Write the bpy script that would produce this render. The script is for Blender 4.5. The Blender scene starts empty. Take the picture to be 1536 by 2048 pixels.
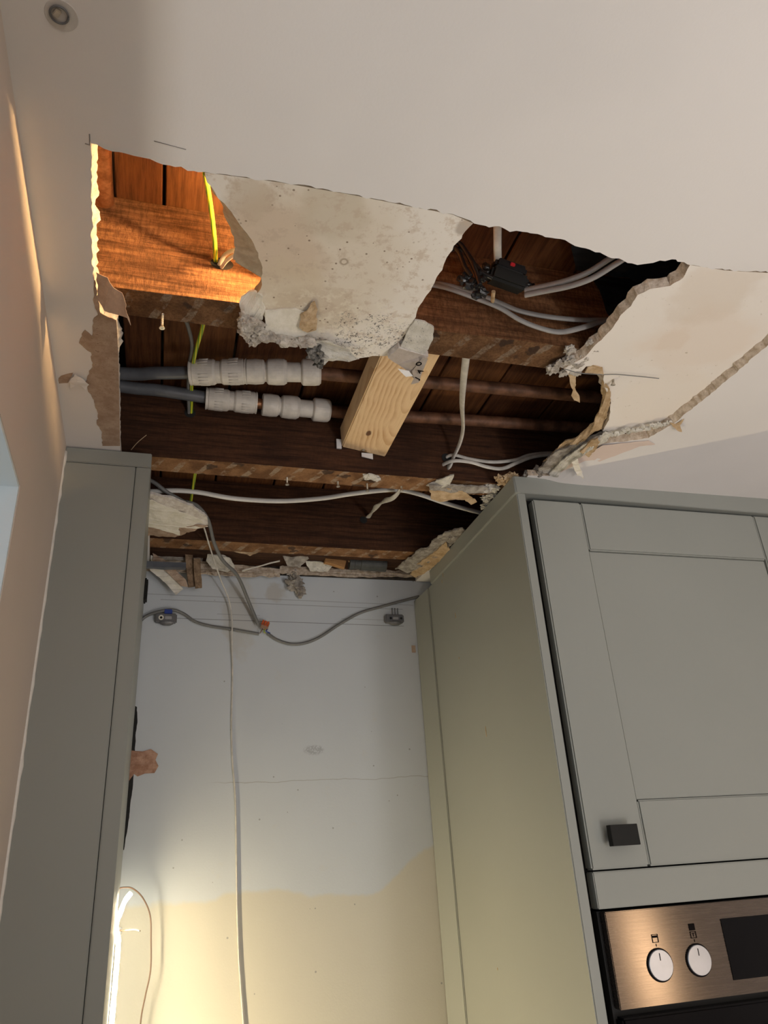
import bpy, bmesh, math, random
from mathutils import Vector, Matrix, noise
from mathutils.geometry import tessellate_polygon
random.seed(7)
SC = bpy.context.scene
COL = SC.collection

# ------------------------------------------------------------ camera
MR = Matrix(((0.96231753, 0.0633127, 0.26445503), (-0.26553872, 0.42837195, 0.86370519), (-0.05860161, -0.9013817, 0.42904182)))
EYE = Vector((0, 0, 1.74)); FPX = 1487.0
cd = bpy.data.cameras.new('camera'); cam = bpy.data.objects.new('camera', cd); COL.objects.link(cam)
cd.sensor_fit = 'VERTICAL'; cd.sensor_height = 36; cd.lens = FPX / 2048 * 36; cd.clip_start = 0.02
r_, d_, f_ = (MR @ Vector(v) for v in ((1, 0, 0), (0, 1, 0), (0, 0, 1)))
m4 = Matrix((r_, -d_, -f_)).transposed().to_4x4(); m4.translation = EYE
cam.matrix_world = m4
SC.camera = cam

# ------------------------------------------------------------ world, lights, exposure
SC.view_settings.view_transform = 'Standard'
SC.view_settings.look = 'None'
SC.view_settings.exposure = 0.1
SC.view_settings.gamma = 1.0
w = bpy.data.worlds.new('world'); SC.world = w; w.use_nodes = True
w.node_tree.nodes['Background'].inputs[0].default_value = (0.75, 0.82, 0.9, 1)
w.node_tree.nodes['Background'].inputs[1].default_value = 0.16

def area(name, loc, target, sx, sy, power, col):
    l = bpy.data.lights.new(name, 'AREA'); l.shape = 'RECTANGLE'; l.size = sx; l.size_y = sy
    l.energy = power; l.color = col
    o = bpy.data.objects.new(name, l); COL.objects.link(o); o.location = loc
    o.rotation_euler = (Vector(target) - Vector(loc)).to_track_quat('-Z', 'Y').to_euler()
    return o
def point(name, loc, power, col, rad):
    l = bpy.data.lights.new(name, 'POINT'); l.energy = power; l.color = col; l.shadow_soft_size = rad
    o = bpy.data.objects.new(name, l); COL.objects.link(o); o.location = loc
    return o
area('rear_fill_light', (0.9, -2.4, 1.35), (0.6, 1.0, 1.9), 1.3, 1.3, 20, (1.0, 0.97, 0.95))  # unseen broad fill light added behind the viewer
area('upward_fill_light', (0.95, -0.6, 0.75), (0.70, 0.40, 2.4), 1.0, 1.0, 6.5, (1.0, 0.96, 0.94))  # upward fill added to brighten the ceiling, no source modelled
ws = area('added_strip_light', (1.10, -.90, .95), (0.30, -.50, 2.4), .03, .9, 12, (1.0, 0.96, 0.93))  # unseen line light added to draw the shade edge on the ceiling
ws.rotation_euler = Matrix(((-.78, 0, .62), (0, 1, 0), (-.62, 0, -.78))).to_euler()
area('side_window_light', (-0.60, 0.35, 1.6), (0.4, 0.5, 1.75), 0.9, 0.9, 1.6, (0.80, 0.92, 1.0))
area('led_strip_light', (-.050, 1.600, 1.26), (1.0, 1.15, 1.28), .012, .90, 7.0, (1.0, 0.81, 0.49))
point('pendant_light', (1.14, .457, 1.50), 1.6, (1.0, 0.70, 0.42), .03)

# ------------------------------------------------------------ helpers
def P(px, py, z=None, y=None, x=None):
    r = MR @ Vector((px - 768, py - 1024, FPX))
    if z is not None: k = (z - 1.74) / r.z
    elif y is not None: k = y / r.y
    else: k = x / r.x
    return EYE + r * k

def obj(name, bm, mats, parent=None, smooth=False, recentre=True):
    me = bpy.data.meshes.new(name)
    bmesh.ops.recalc_face_normals(bm, faces=bm.faces)
    c = Vector((0, 0, 0))
    if recentre and parent is None and bm.verts:
        n = len(bm.verts)
        for v in bm.verts: c += v.co
        c /= n
        c.z = min(v.co.z for v in bm.verts)
        bmesh.ops.translate(bm, verts=bm.verts, vec=-c)
    if parent is not None: bmesh.ops.translate(bm, verts=bm.verts, vec=-parent_origin(parent))
    bm.to_mesh(me); bm.free()
    if not isinstance(mats, (list, tuple)): mats = [mats]
    for m in mats: me.materials.append(m)
    if smooth:
        for p in me.polygons: p.use_smooth = True
    o = bpy.data.objects.new(name, me); COL.objects.link(o)
    if parent is not None: o.parent = parent
    else: o.location = c
    return o
def parent_origin(p):
    v = Vector(p.location)
    q = p.parent
    while q: v += q.location; q = q.parent
    return v
def thing(name, label, cat, loc, group=None):
    o = bpy.data.objects.new(name, None); COL.objects.link(o); o.location = loc; o.empty_display_size = 0.05
    return tag(o, label, cat, group)
def tag(o, label, cat, group=None, kind=None):
    o['label'] = label; o['category'] = cat
    if group: o['group'] = group
    if kind: o['kind'] = kind
    return o
def struct(name, bm, mats, parent=None):
    o = obj(name, bm, mats, parent, recentre=False)
    if parent is None: o['kind'] = 'structure'
    return o

def box(bm, a, b, bev=0.0, mi=0, rot=None, seg=2):
    a = Vector(a); b = Vector(b)
    t = bmesh.new()
    bmesh.ops.create_cube(t, size=1)
    s = b - a
    for v in t.verts: v.co = Vector((v.co.x * s.x, v.co.y * s.y, v.co.z * s.z))
    if bev > 0: bmesh.ops.bevel(t, geom=t.edges[:], offset=bev, segments=seg, affect='EDGES')
    if rot: bmesh.ops.rotate(t, verts=t.verts, cent=(0, 0, 0), matrix=rot)
    bmesh.ops.translate(t, verts=t.verts, vec=(a + b) / 2)
    for f in t.faces: f.material_index = mi
    join(bm, t)
    return bm
def join(bm, t):
    me = bpy.data.meshes.new('tmp'); t.to_mesh(me); t.free(); bm.from_mesh(me); bpy.data.meshes.remove(me)
def hexa(bm, pts, mi=0):
    """eight corner points: bottom ring 0-3, top ring 4-7"""
    vs = [bm.verts.new(p) for p in pts]
    for q in ((3, 2, 1, 0), (4, 5, 6, 7), (0, 1, 5, 4), (1, 2, 6, 5), (2, 3, 7, 6), (3, 0, 4, 7)):
        f = bm.faces.new([vs[i] for i in q]); f.material_index = mi
    return bm
def spline(pts, n=10):
    pts = [Vector(p) for p in pts]
    if len(pts) < 3: return [pts[0].lerp(pts[1], i / n) for i in range(n + 1)]
    out = []
    for i in range(len(pts) - 1):
        p0 = pts[max(i - 1, 0)]; p1 = pts[i]; p2 = pts[i + 1]; p3 = pts[min(i + 2, len(pts) - 1)]
        for k in range(n):
            t = k / n
            out.append(0.5 * ((2 * p1) + (p2 - p0) * t + (2 * p0 - 5 * p1 + 4 * p2 - p3) * t * t + (3 * p1 - p0 - 3 * p2 + p3) * t ** 3))
    out.append(pts[-1]); return out
def tube(bm, pts, r, seg=10, flat=1.0, wob=0.0, twist=0.0, side=None, mi=0, radii=None):
    pts = [Vector(p) for p in pts]
    rings = []; ref = Vector(side) if side else Vector((0.13, 0.2, 0.97))
    L = 0
    for i, p in enumerate(pts):
        t = (pts[min(i + 1, len(pts) - 1)] - pts[max(i - 1, 0)])
        if t.length < 1e-9: t = Vector((0, 0, 1))
        t.normalize()
        u = ref - t * ref.dot(t)
        if u.length < 1e-4: u = t.orthogonal()
        u.normalize(); ref = u
        if i: L += (p - pts[i - 1]).length
        if twist:
            u = Matrix.Rotation(twist * L, 3, t) @ u
        v = t.cross(u)
        rr = radii[i] if radii else r
        if wob: rr *= 1 + wob * noise.noise(p * 90)
        rings.append([bm.verts.new(p + u * (math.cos(a) * rr) + v * (math.sin(a) * rr * flat)) for a in [2 * math.pi * k / seg for k in range(seg)]])
    for i in range(len(rings) - 1):
        for k in range(seg):
            f = bm.faces.new((rings[i][k], rings[i][(k + 1) % seg], rings[i + 1][(k + 1) % seg], rings[i + 1][k])); f.smooth = True; f.material_index = mi
    for rg in (rings[0][::-1], rings[-1]):
        f = bm.faces.new(rg); f.material_index = mi
    return bm
def lathe(bm, prof, a, b, seg=28, mi=0):
    """profile [(distance along a->b, radius)]"""
    a = Vector(a); d = (Vector(b) - a).normalized(); u = d.orthogonal().normalized(); v = d.cross(u)
    rings = []
    for s, r in prof:
        rings.append([bm.verts.new(a + d * s + (u * math.cos(t) + v * math.sin(t)) * max(r, 1e-5)) for t in [2 * math.pi * k / seg for k in range(seg)]])
    for i in range(len(rings) - 1):
        for k in range(seg):
            f = bm.faces.new((rings[i][k], rings[i][(k + 1) % seg], rings[i + 1][(k + 1) % seg], rings[i + 1][k])); f.material_index = mi
    bm.faces.new(rings[0][::-1]).material_index = mi; bm.faces.new(rings[-1]).material_index = mi
    return bm
def jag(pts, amp, step, closed=True, seed=0, keep=()):
    """midpoint-jagged outline; pts 3-D; keep = indices of edges left straight"""
    rnd = random.Random(seed); out = []
    n = len(pts)
    for i in range(n if closed else n - 1):
        a = Vector(pts[i]); b = Vector(pts[(i + 1) % n]); d = b - a
        out.append(a)
        if i in keep: continue
        k = max(1, int(d.length / step))
        t = d.normalized() if d.length else d
        nr = Vector((t.y, -t.x, 0))
        if nr.length < .3: nr = t.orthogonal()
        for j in range(1, k):
            s = (j + rnd.uniform(-.3, .3)) / k
            p = a + d * s
            amt = amp * (noise.noise(p * 70 + Vector((seed, 0, 0))) * 1.2 + rnd.uniform(-.45, .45))
            out.append(p + nr * amt)
    if not closed: out.append(Vector(pts[-1]))
    return out
def slab(outline, thick, up=(0, 0, 1), inset=None, mats=(0, 1, 2)):
    """flat board from a 3-D outline: lower face, broken edge, upper face"""
    bm = bmesh.new(); up = Vector(up)
    lo = [bm.verts.new(p) for p in outline]
    n = len(outline)
    c = sum((Vector(p) for p in outline), Vector()) / n
    tri = tessellate_polygon([[Vector(p) for p in outline]])
    hi = []
    for i, p in enumerate(outline):
        off = Vector((0, 0, 0))
        if inset:
            a = Vector(outline[i - 1]); b = Vector(outline[(i + 1) % n]); t = (b - a).normalized(); nr = t.cross(up)
            off = nr * inset(i, p)
        hi.append(bm.verts.new(Vector(p) + up * thick + off))
    for t in tri:
        try:
            bm.faces.new([lo[i] for i in t]).material_index = mats[0]
            bm.faces.new([hi[i] for i in t][::-1]).material_index = mats[2]
        except ValueError: pass
    for i in range(n):
        j = (i + 1) % n
        bm.faces.new((lo[i], lo[j], hi[j], hi[i])).material_index = mats[1]
    return bm
def sheet(pts, thick=0.002, amp=0.004, step=0.006, seed=0, crumple=0.004, bend=None, fine=0.012, freq=45):
    """torn crumpled sheet through 3-D outline points"""
    o = jag(pts, amp, step, seed=seed)
    bm = bmesh.new()
    vs = [bm.verts.new(p) for p in o]
    for t in tessellate_polygon([o]):
        try: bm.faces.new([vs[i] for i in t])
        except ValueError: pass
    for _ in range(4):
        es = [e for e in bm.edges if e.calc_length() > fine]
        if not es: break
        bmesh.ops.subdivide_edges(bm, edges=es, cuts=1)
        bmesh.ops.triangulate(bm, faces=[f for f in bm.faces if len(f.verts) > 3])
    bm.normal_update()
    nrm = Vector((0, 0, 0))
    for f in bm.faces:
        nn = f.normal; nrm += (nn if nn.dot(nrm) >= 0 else -nn) * f.calc_area()
    nrm.normalize()
    for v in bm.verts:
        q = v.co * freq + Vector((seed * 3.1, 0, 0))
        v.co += nrm * (noise.noise(q) * crumple + noise.noise(q * 3) * crumple * .35)
        if bend: v.co += bend(v.co)
    bmesh.ops.recalc_face_normals(bm, faces=bm.faces)
    fs = bm.faces[:]; bd = [e for e in bm.edges if len(e.link_faces) == 1]
    tw = {v: bm.verts.new(v.co + nrm * (thick * (.8 + .4 * noise.noise(v.co * 80)))) for v in bm.verts[:]}
    bds = [(e.verts[0], e.verts[1]) for e in bd]
    def nf(vs):
        try: bm.faces.new(vs)
        except ValueError: pass
    for f in fs: nf([tw[v] for v in reversed(f.verts)])
    for a, b in bds: nf((a, b, tw[b], tw[a]))
    return bm
def lump(bm, c, r, seed=0, rough=.45, sub=3, freq=1.0, mi=0):
    t = bmesh.new(); bmesh.ops.create_icosphere(t, subdivisions=sub, radius=1)
    c = Vector(c)
    for v in t.verts:
        d = v.co.normalized()
        k = 1 + rough * (noise.noise(d * 1.7 * freq + Vector((seed * 5.3, 1, 0))) + .6 * noise.noise(d * 4.1 * freq + Vector((0, seed * 2.7, 0))) + .5 * noise.noise(d * 9 * freq + Vector((seed, seed, 0))) + .12 * noise.cell(d * 4 * freq) - .05)
        v.co = c + Vector((d.x * r[0], d.y * r[1], d.z * r[2])) * k
    for f in t.faces: f.material_index = mi
    join(bm, t); return bm

# ------------------------------------------------------------ materials
class Mt:
    def __init__(s, name, rough=.6, metal=0.0, spec=.5):
        s.m = bpy.data.materials.new(name); s.m.use_nodes = True
        s.t = s.m.node_tree; s.b = s.t.nodes['Principled BSDF']
        s.b.inputs['Roughness'].default_value = rough; s.b.inputs['Metallic'].default_value = metal
        s.b.inputs['Specular IOR Level'].default_value = spec
        s.geo = s.t.nodes.new('ShaderNodeNewGeometry')
        s.pos = s.geo.outputs['Position']
    def put(s, inp, v):
        if hasattr(v, 'is_linked') or isinstance(v, bpy.types.NodeSocket): s.t.links.new(v, inp)
        elif isinstance(v, (tuple, list)) and len(v) == 3 and inp.type == 'RGBA': inp.default_value = (*v, 1)
        else: inp.default_value = v
    def n(s, typ, out=0, props=None, **kw):
        nd = s.t.nodes.new('ShaderNode' + typ)
        for k, v in (props or {}).items(): setattr(nd, k, v)
        for k, v in kw.items():
            s.put(nd.inputs[int(k[1:])] if k[0] == 'i' and k[1:].isdigit() else nd.inputs[k.replace('_', ' ')], v)
        return nd.outputs[out]
    def math(s, op, a, b=0.0, clamp=False): return s.n('Math', props={'operation': op, 'use_clamp': clamp}, i0=a, i1=b)
    def mapv(s, scale=(1, 1, 1), rot=(0, 0, 0), src=None, loc=(0, 0, 0)):
        return s.n('Mapping', Vector=src or s.pos, Scale=scale, Rotation=rot, Location=loc)
    def noise(s, scale, detail=5, rough=.55, src=None, dist=0.0):
        return s.n('TexNoise', Vector=src or s.pos, Scale=scale, Detail=detail, Roughness=rough, Distortion=dist)
    def ramp(s, v, a, b):
        return s.n('MapRange', props={'clamp': True, 'interpolation_type': 'SMOOTHSTEP'}, i0=v, i1=a, i2=b, i3=0.0, i4=1.0)
    def mix(s, f, a, b, mode='MIX'):
        nd = s.t.nodes.new('ShaderNodeMix'); nd.data_type = 'RGBA'; nd.blend_type = mode
        s.put(nd.inputs[0], f); s.put(nd.inputs[6], a); s.put(nd.inputs[7], b); return nd.outputs[2]
    def blob(s, c, r, wob=.0, ns=20, sc=(1, 1, 1)):
        p = s.n('VectorMath', props={'operation': 'SUBTRACT'}, i0=s.pos, i1=tuple(c))
        p = s.n('VectorMath', props={'operation': 'MULTIPLY'}, i0=p, i1=sc)
        d = s.n('VectorMath', out=1, props={'operation': 'LENGTH'}, i0=p)
        if wob: d = s.math('ADD', d, s.math('MULTIPLY', s.math('SUBTRACT', s.noise(ns, 4), .5), wob))
        return s.math('SUBTRACT', 1.0, s.ramp(d, r * .55, r))
    def bump(s, h, strength=.3, dist=.002):
        o = s.n('Bump', Height=h, Strength=strength, Distance=dist)
        s.t.links.new(o, s.b.inputs['Normal']); return o
    def col(s, c): s.put(s.b.inputs['Base Color'], c); return s
def plain(name, c, rough=.6, metal=0.0, var=.06, ns=40, bump=0.0, bs=200, spec=.5):
    s = Mt(name, rough, metal, spec)
    f = s.ramp(s.noise(ns), .3, .7)
    s.col(s.mix(f, tuple(x * (1 - var) for x in c), tuple(min(1, x * (1 + var)) for x in c)))
    if bump: s.bump(s.noise(bs, 4), bump, .001)
    return s.m

# emulsion-painted plaster, faint roller texture
def paint_mat(name, c, extra=None, rough=.75):
    s = Mt(name, rough, 0, .3)
    base = s.mix(s.ramp(s.noise(3, 3), .35, .65), tuple(x * .97 for x in c), tuple(x * 1.02 for x in c))
    if extra: base = extra(s, base)
    s.col(base)
    h = s.math('ADD', s.math('MULTIPLY', s.noise(260, 3), .5), s.noise(9, 3)); s.bump(h, .22, .0012)
    return s.m
CEIL = (.79, .765, .755)
M_ceil = paint_mat('ceiling_paint', CEIL)
M_wleft = paint_mat('left_wall_paint', (.66, .57, .50))
M_reveal = paint_mat('reveal_paint', (.72, .78, .80))
M_floor = plain('floor_laminate', (.46, .40, .33), .5, var=.15, ns=6)
def wall_extra(s, base):
    sep = s.n('SeparateXYZ', out=2, Vector=s.pos); sx = s.n('SeparateXYZ', out=0, Vector=s.pos)
    zz = s.math('ADD', sep, s.math('MULTIPLY', s.math('SUBTRACT', s.noise(5, 5), .5), .10))
    zz = s.math('ADD', zz, s.math('MULTIPLY', s.ramp(sx, .42, .60), -.075))
    cream = s.math('SUBTRACT', 1.0, s.ramp(zz, 1.688, 1.702))
    base = s.mix(cream, base, (.63, .60, .51))
    # brown damp run below the debris and grey scuffs
    base = s.mix(s.math('MULTIPLY', s.blob(P(480, 1230, y=1.7226), .045, .05, 30, (1, 1, .35)), .28), base, (.50, .42, .28))
    base = s.mix(s.math('MULTIPLY', s.blob(P(550, 1185, y=1.7226), .030, .03, 60), .4), base, (.45, .38, .28))
    sc = s.mapv((30, 30, 60), (0, .35, 0))
    base = s.mix(s.math('MULTIPLY', s.ramp(s.noise(1.6, 6, .7, sc), .68, .76), .45), base, (.45, .45, .46))
    base = s.mix(s.math('MULTIPLY', s.math('MULTIPLY', s.blob(P(628, 1500, y=1.7226), .028, .01, 90, (1, 1, 2.2)), s.ramp(s.noise(300, 3), .38, .5)), .8), base, (.38, .40, .43))
    base = s.mix(s.math('MULTIPLY', s.ramp(s.noise(14, 6, .65), .60, .74), .22), base, (.62, .58, .48))
    # pencil setting-out lines
    for z0, x0, x1, k in ((2.3423, -.06, .59, .5), (2.3300, -.03, .56, .55), (2.286, -.03, .56, .75), (2.300, .1, .2, .4), (2.3, .40, .56, .4)):
        tilt = s.math('MULTIPLY_ADD', sx, .010)
        d = s.math('ABSOLUTE', s.math('SUBTRACT', s.math('ADD', sep, s.math('MULTIPLY', sx, .011)), z0))
        ln = s.math('SUBTRACT', 1.0, s.ramp(d, .0004, .0011))
        ln = s.math('MULTIPLY', ln, s.math('MULTIPLY', s.math('GREATER_THAN', sx, x0), s.math('LESS_THAN', sx, x1)))
        base = s.mix(s.math('MULTIPLY', ln, k), base, (.16, .16, .17))
    # hairline crack in the skim
    d = s.math('ABSOLUTE', s.math('SUBTRACT', s.math('ADD', sep, s.math('MULTIPLY', s.math('SUBTRACT', s.noise(12, 3), .5), .018)), 1.921))
    ln = s.math('MULTIPLY', s.math('SUBTRACT', 1.0, s.ramp(d, .0004, .0013)), s.ramp(sx, .08, .16))
    base = s.mix(s.math('MULTIPLY', ln, .55), base, (.33, .32, .30))
    # small black marks
    v = s.n('TexVoronoi', out=0, Vector=s.pos, Scale=22.0)
    base = s.mix(s.math('MULTIPLY', s.math('LESS_THAN', v, .045), .6), base, (.2, .2, .2))
    return base
M_wback = paint_mat('alcove_wall_paint', (.60, .635, .67), wall_extra, .6)

def wood(name, dark, light, axis='x', rough=.75, band=55, mixb=None, bump=.35, saw=0.0):
    s = Mt(name, rough, 0, .25)
    st = {'x': (.06, 1, 1), 'y': (1, .06, 1)}[axis]
    mp = s.mapv(st)
    g = s.noise(band, 7, .62, mp, .3)
    g2 = s.noise(band * 5, 4, .6, mp)
    f = s.ramp(s.math('ADD', s.math('MULTIPLY', g, .72), s.math('MULTIPLY', g2, .28)), .33, .68)
    base = s.mix(f, dark, light)
    base = s.mix(s.math('MULTIPLY', s.ramp(s.noise(9, 4), .45, .7), .45), base, tuple(x * .55 for x in dark))
    if mixb: base = mixb(s, base)
    s.col(base)
    h = s.math('ADD', g, s.math('MULTIPLY', g2, .6))
    if saw:
        sm = s.mapv((1, 1, .30), (0, .45, 0)); fz = s.noise(260, 6, .75, sm)
        h = s.math('ADD', h, s.math('MULTIPLY', fz, saw))
        s.col(s.mix(s.math('MULTIPLY', s.ramp(fz, .58, .40), .45 if saw > 1 else .2), base, tuple(x * .5 for x in dark)))
    s.bump(h, bump, .002)
    return s.m
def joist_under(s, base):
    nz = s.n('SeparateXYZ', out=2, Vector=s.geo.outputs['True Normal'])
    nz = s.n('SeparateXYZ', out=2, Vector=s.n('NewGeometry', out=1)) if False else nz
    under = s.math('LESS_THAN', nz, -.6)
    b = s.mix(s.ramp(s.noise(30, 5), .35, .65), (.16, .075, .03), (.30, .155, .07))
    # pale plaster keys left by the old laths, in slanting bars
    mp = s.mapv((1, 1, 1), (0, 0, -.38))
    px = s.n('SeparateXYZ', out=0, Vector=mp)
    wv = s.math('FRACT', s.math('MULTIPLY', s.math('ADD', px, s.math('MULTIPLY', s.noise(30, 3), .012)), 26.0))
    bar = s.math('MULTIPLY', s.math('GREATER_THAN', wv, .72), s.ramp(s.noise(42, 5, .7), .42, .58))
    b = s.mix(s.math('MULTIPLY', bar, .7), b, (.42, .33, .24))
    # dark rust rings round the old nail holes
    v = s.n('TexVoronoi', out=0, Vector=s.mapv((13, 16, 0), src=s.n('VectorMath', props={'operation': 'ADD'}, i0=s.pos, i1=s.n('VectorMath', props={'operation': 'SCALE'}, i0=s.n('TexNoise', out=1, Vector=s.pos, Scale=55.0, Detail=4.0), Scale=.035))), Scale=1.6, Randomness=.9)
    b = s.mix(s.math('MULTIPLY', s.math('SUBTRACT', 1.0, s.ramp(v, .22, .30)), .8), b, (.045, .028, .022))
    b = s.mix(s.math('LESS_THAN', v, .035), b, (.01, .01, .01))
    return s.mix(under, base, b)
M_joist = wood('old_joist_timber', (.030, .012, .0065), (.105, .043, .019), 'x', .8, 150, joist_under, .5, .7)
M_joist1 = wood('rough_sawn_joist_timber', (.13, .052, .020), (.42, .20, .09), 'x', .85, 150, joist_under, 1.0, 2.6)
M_board = wood('floorboard_underside', (.075, .027, .009), (.17, .066, .022), 'y', .7, 150)
M_board2 = wood('floorboard_underside_red', (.06, .020, .008), (.14, .052, .018), 'y', .7, 180)
M_batten = wood('old_batten_timber', (.03, .013, .007), (.09, .04, .02), 'x', .75, 160)

def pine():
    s = Mt('new_pine', .55, 0, .35)
    # cathedral grain: distorted rings round a centre below the knot
    c = P(835, 770, z=2.457)
    p = s.n('VectorMath', props={'operation': 'SUBTRACT'}, i0=s.pos, i1=tuple(c))
    p = s.n('VectorMath', props={'operation': 'MULTIPLY'}, i0=p, i1=(1.0, .16, .5))
    nz = s.noise(5, 2, .5)
    nz = s.math('ADD', nz, s.math('MULTIPLY', s.noise(28, 3, .5, s.mapv((1, .35, 1))), .22))
    q = s.n('VectorMath', out=1, props={'operation': 'LENGTH'}, i0=p)
    q = s.math('ADD', q, s.math('MULTIPLY', nz, .046))
    rg = s.math('FRACT', s.math('MULTIPLY', q, 125.0))
    ring = s.math('MULTIPLY', s.ramp(rg, .25, .98), s.ramp(s.noise(11, 3, .5, s.mapv((1, .3, 1))), .32, .62))
    base = s.mix(s.math('MULTIPLY', ring, s.ramp(s.noise(20, 2), .2, .8)), (.84, .61, .36), (.60, .33, .15))
    fine = s.noise(420, 3, .6, s.mapv((1, .04, 1)))
    base = s.mix(s.math('MULTIPLY', s.ramp(fine, .45, .7), .25), base, (.62, .40, .2))
    base = s.mix(s.blob(P(737, 868, z=2.457), .006, .003, 200, (1, .5, 1)), base, (.16, .07, .03))
    base = s.mix(s.math('MULTIPLY', s.blob(P(727, 903, z=2.457), .008, .003, 200), .8), base, (.28, .15, .06))
    s.col(base); s.bump(fine, .15, .001); return s.m
M_pine = pine()

def stained(name, base_c, spots):
    def ex(s, base):
        for c, r, wob, ns, colr, k in spots:
            base = s.mix(s.math('MULTIPLY', s.blob(c, r, wob, ns), k), base, colr)
        return base
    return ex
PC = lambda x, y: P(x, y, z=2.4)
def centre_extra(s, base):
    base = stained('', 0, (
        (PC(620, 530), .17, .14, 9, (.72, .64, .53), .8), (PC(560, 480), .075, .10, 14, (.62, .49, .37), .65),
        (PC(670, 420), .05, .06, 20, (.60, .53, .42), .6), (PC(570, 570), .06, .09, 22, (.66, .56, .42), .6),
        (PC(500, 400), .035, .05, 30, (.58, .49, .38), .6), (PC(640, 620), .06, .08, 26, (.58, .48, .36), .5),
        (PC(930, 455), .014, .012, 60, (.42, .36, .31), .8)))(s, base)
    base = s.mix(s.math('MULTIPLY', s.ramp(s.noise(45, 7, .75), .50, .62), .6), base, (.57, .46, .36))
    base = s.mix(s.math('MULTIPLY', s.blob(PC(680, 660), .16, .08, 20, (1, 1.7, 1)), s.math('MULTIPLY', s.ramp(s.noise(70, 6, .7), .5, .6), .5)), base, (.83, .78, .66))
    # black mould specks
    near = s.math('ADD', s.blob(PC(750, 660), .072, .05, 30, (1, 1.5, 1)), s.blob(PC(690, 690), .07, .04, 30, (1, 2.2, 1)), True)
    sp = s.ramp(s.noise(190, 6, .85), .535, .575)
    base = s.mix(s.math('MULTIPLY', s.math('MULTIPLY', near, s.ramp(s.noise(34, 3), .38, .52)), sp), base, (.06, .055, .05))
    v = s.n('TexVoronoi', out=0, Vector=s.pos, Scale=95.0)
    dots = s.math('MULTIPLY', s.math('LESS_THAN', v, .13), s.ramp(s.noise(22, 2), .46, .56))
    base = s.mix(s.math('MULTIPLY', dots, .8), base, (.20, .13, .08))
    rg = s.blob(PC(688, 524), .0072, .002, 100); rg2 = s.blob(PC(688, 524), .0042, .002, 100)
    base = s.mix(s.math('MULTIPLY', s.math('SUBTRACT', rg, rg2, True), .8), base, (.33, .25, .17))
    return base
M_centre = paint_mat('stained_ceiling_paint', (.84, .795, .735), centre_extra)
def right_extra(s, base):
    base = stained('', 0, (
        (PC(1390, 690), .10, .12, 12, (.80, .68, .58), .45), (PC(1330, 800), .11, .1, 10, (.84, .76, .67), .4),
        (PC(1430, 590), .07, .09, 20, (.70, .60, .50), .4), (PC(1350, 680), .03, .05, 25, (.74, .60, .48), .3)))(s, base)
    v = s.ramp(s.noise(95, 5, .75), .63, .67)
    base = s.mix(s.math('MULTIPLY', s.math('MULTIPLY', v, s.ramp(s.noise(12, 3), .44, .56)), .65), base, (.45, .36, .27))
    return base
M_right = paint_mat('faintly_stained_ceiling_paint', (.86, .81, .76), right_extra)
def rough_mat(name, a, b, ns=60, bump=.8, rough=.9, dots=None):
    s = Mt(name, rough, 0, .2)
    base = s.mix(s.ramp(s.noise(ns, 6, .7), .35, .65), a, b)
    if dots: base = s.mix(s.ramp(s.noise(ns * 4, 4, .8), .60, .66), base, dots)
    s.col(base); s.bump(s.noise(ns * 3, 6, .7), bump, .003); return s.m
M_core = rough_mat('broken_gypsum_edge', (.44, .34, .25), (.70, .60, .50), 90)
M_corewhite = rough_mat('white_gypsum_edge', (.62, .55, .49), (.84, .79, .74), 90)
M_paper = rough_mat('brown_plasterboard_paper', (.36, .25, .18), (.50, .38, .29), 40, .5, dots=(.26, .17, .12))
M_tan = rough_mat('torn_tan_paper', (.42, .29, .16), (.60, .45, .29), 50, .4)
M_pale = rough_mat('pale_peeling_paint', (.70, .66, .56), (.82, .78, .70), 40, .4)
M_greypl = rough_mat('grey_broken_plaster', (.25, .22, .19), (.52, .48, .43), 60, 1.0, dots=(.08, .07, .06))
M_mould = rough_mat('mouldy_plaster', (.60, .57, .50), (.78, .75, .68), 60, 1.0, dots=(.05, .05, .05))
M_dirtypl = rough_mat('dirty_broken_plaster', (.38, .33, .28), (.70, .65, .58), 55, 1.2, dots=(.10, .08, .06))
M_black = rough_mat('black_mould_rag', (.05, .05, .045), (.35, .33, .30), 110, 1.0)
M_pink = paint_mat('pinkish_bare_board', (.74, .61, .55))
M_core_edgeC = rough_mat('grey_tan_broken_edge', (.34, .27, .19), (.46, .38, .28), 40, .4)

M_sage = Mt('sage_grey_cabinet_paint', .42, 0, .4)
M_sage.col(M_sage.mix(M_sage.ramp(M_sage.noise(3, 2), .3, .7), (.288, .300, .276), (.302, .314, .290)))
M_sage.bump(M_sage.noise(120, 3, .5, M_sage.mapv((1, 1, .12))), .10, .0006); M_sage = M_sage.m
M_dark = plain('dark_gap', (.012, .012, .012), .8)
M_caulk = plain('white_caulk', (.78, .75, .70), .6, bump=.5, bs=150)
M_knob = plain('matt_black_metal', (.010, .010, .009), .6, var=.1, spec=.25)
def steel():
    s = Mt('brushed_stainless_steel', .34, 1.0)
    g = s.noise(900, 3, .6, s.mapv((.02, 1, 1)))
    s.col(s.mix(g, (.23, .195, .17), (.31, .265, .23)))
    s.put(s.b.inputs['Roughness'], s.math('ADD', s.math('MULTIPLY', g, .10), .22))
    s.b.inputs['Anisotropic'].default_value = .85; s.b.inputs['Anisotropic Rotation'].default_value = .25
    tn = s.n('Tangent', props={'direction_type': 'RADIAL', 'axis': 'Z'}); s.t.links.new(tn, s.b.inputs['Tangent'])
    s.bump(g, .03, .0002)
    return s.m
M_steel = steel()
M_dial = plain('satin_silver_dial', (.46, .49, .56), .38, .85, var=.04)
M_glass = plain('black_oven_glass', (.004, .004, .005), .10, var=.1, spec=.25)
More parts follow.
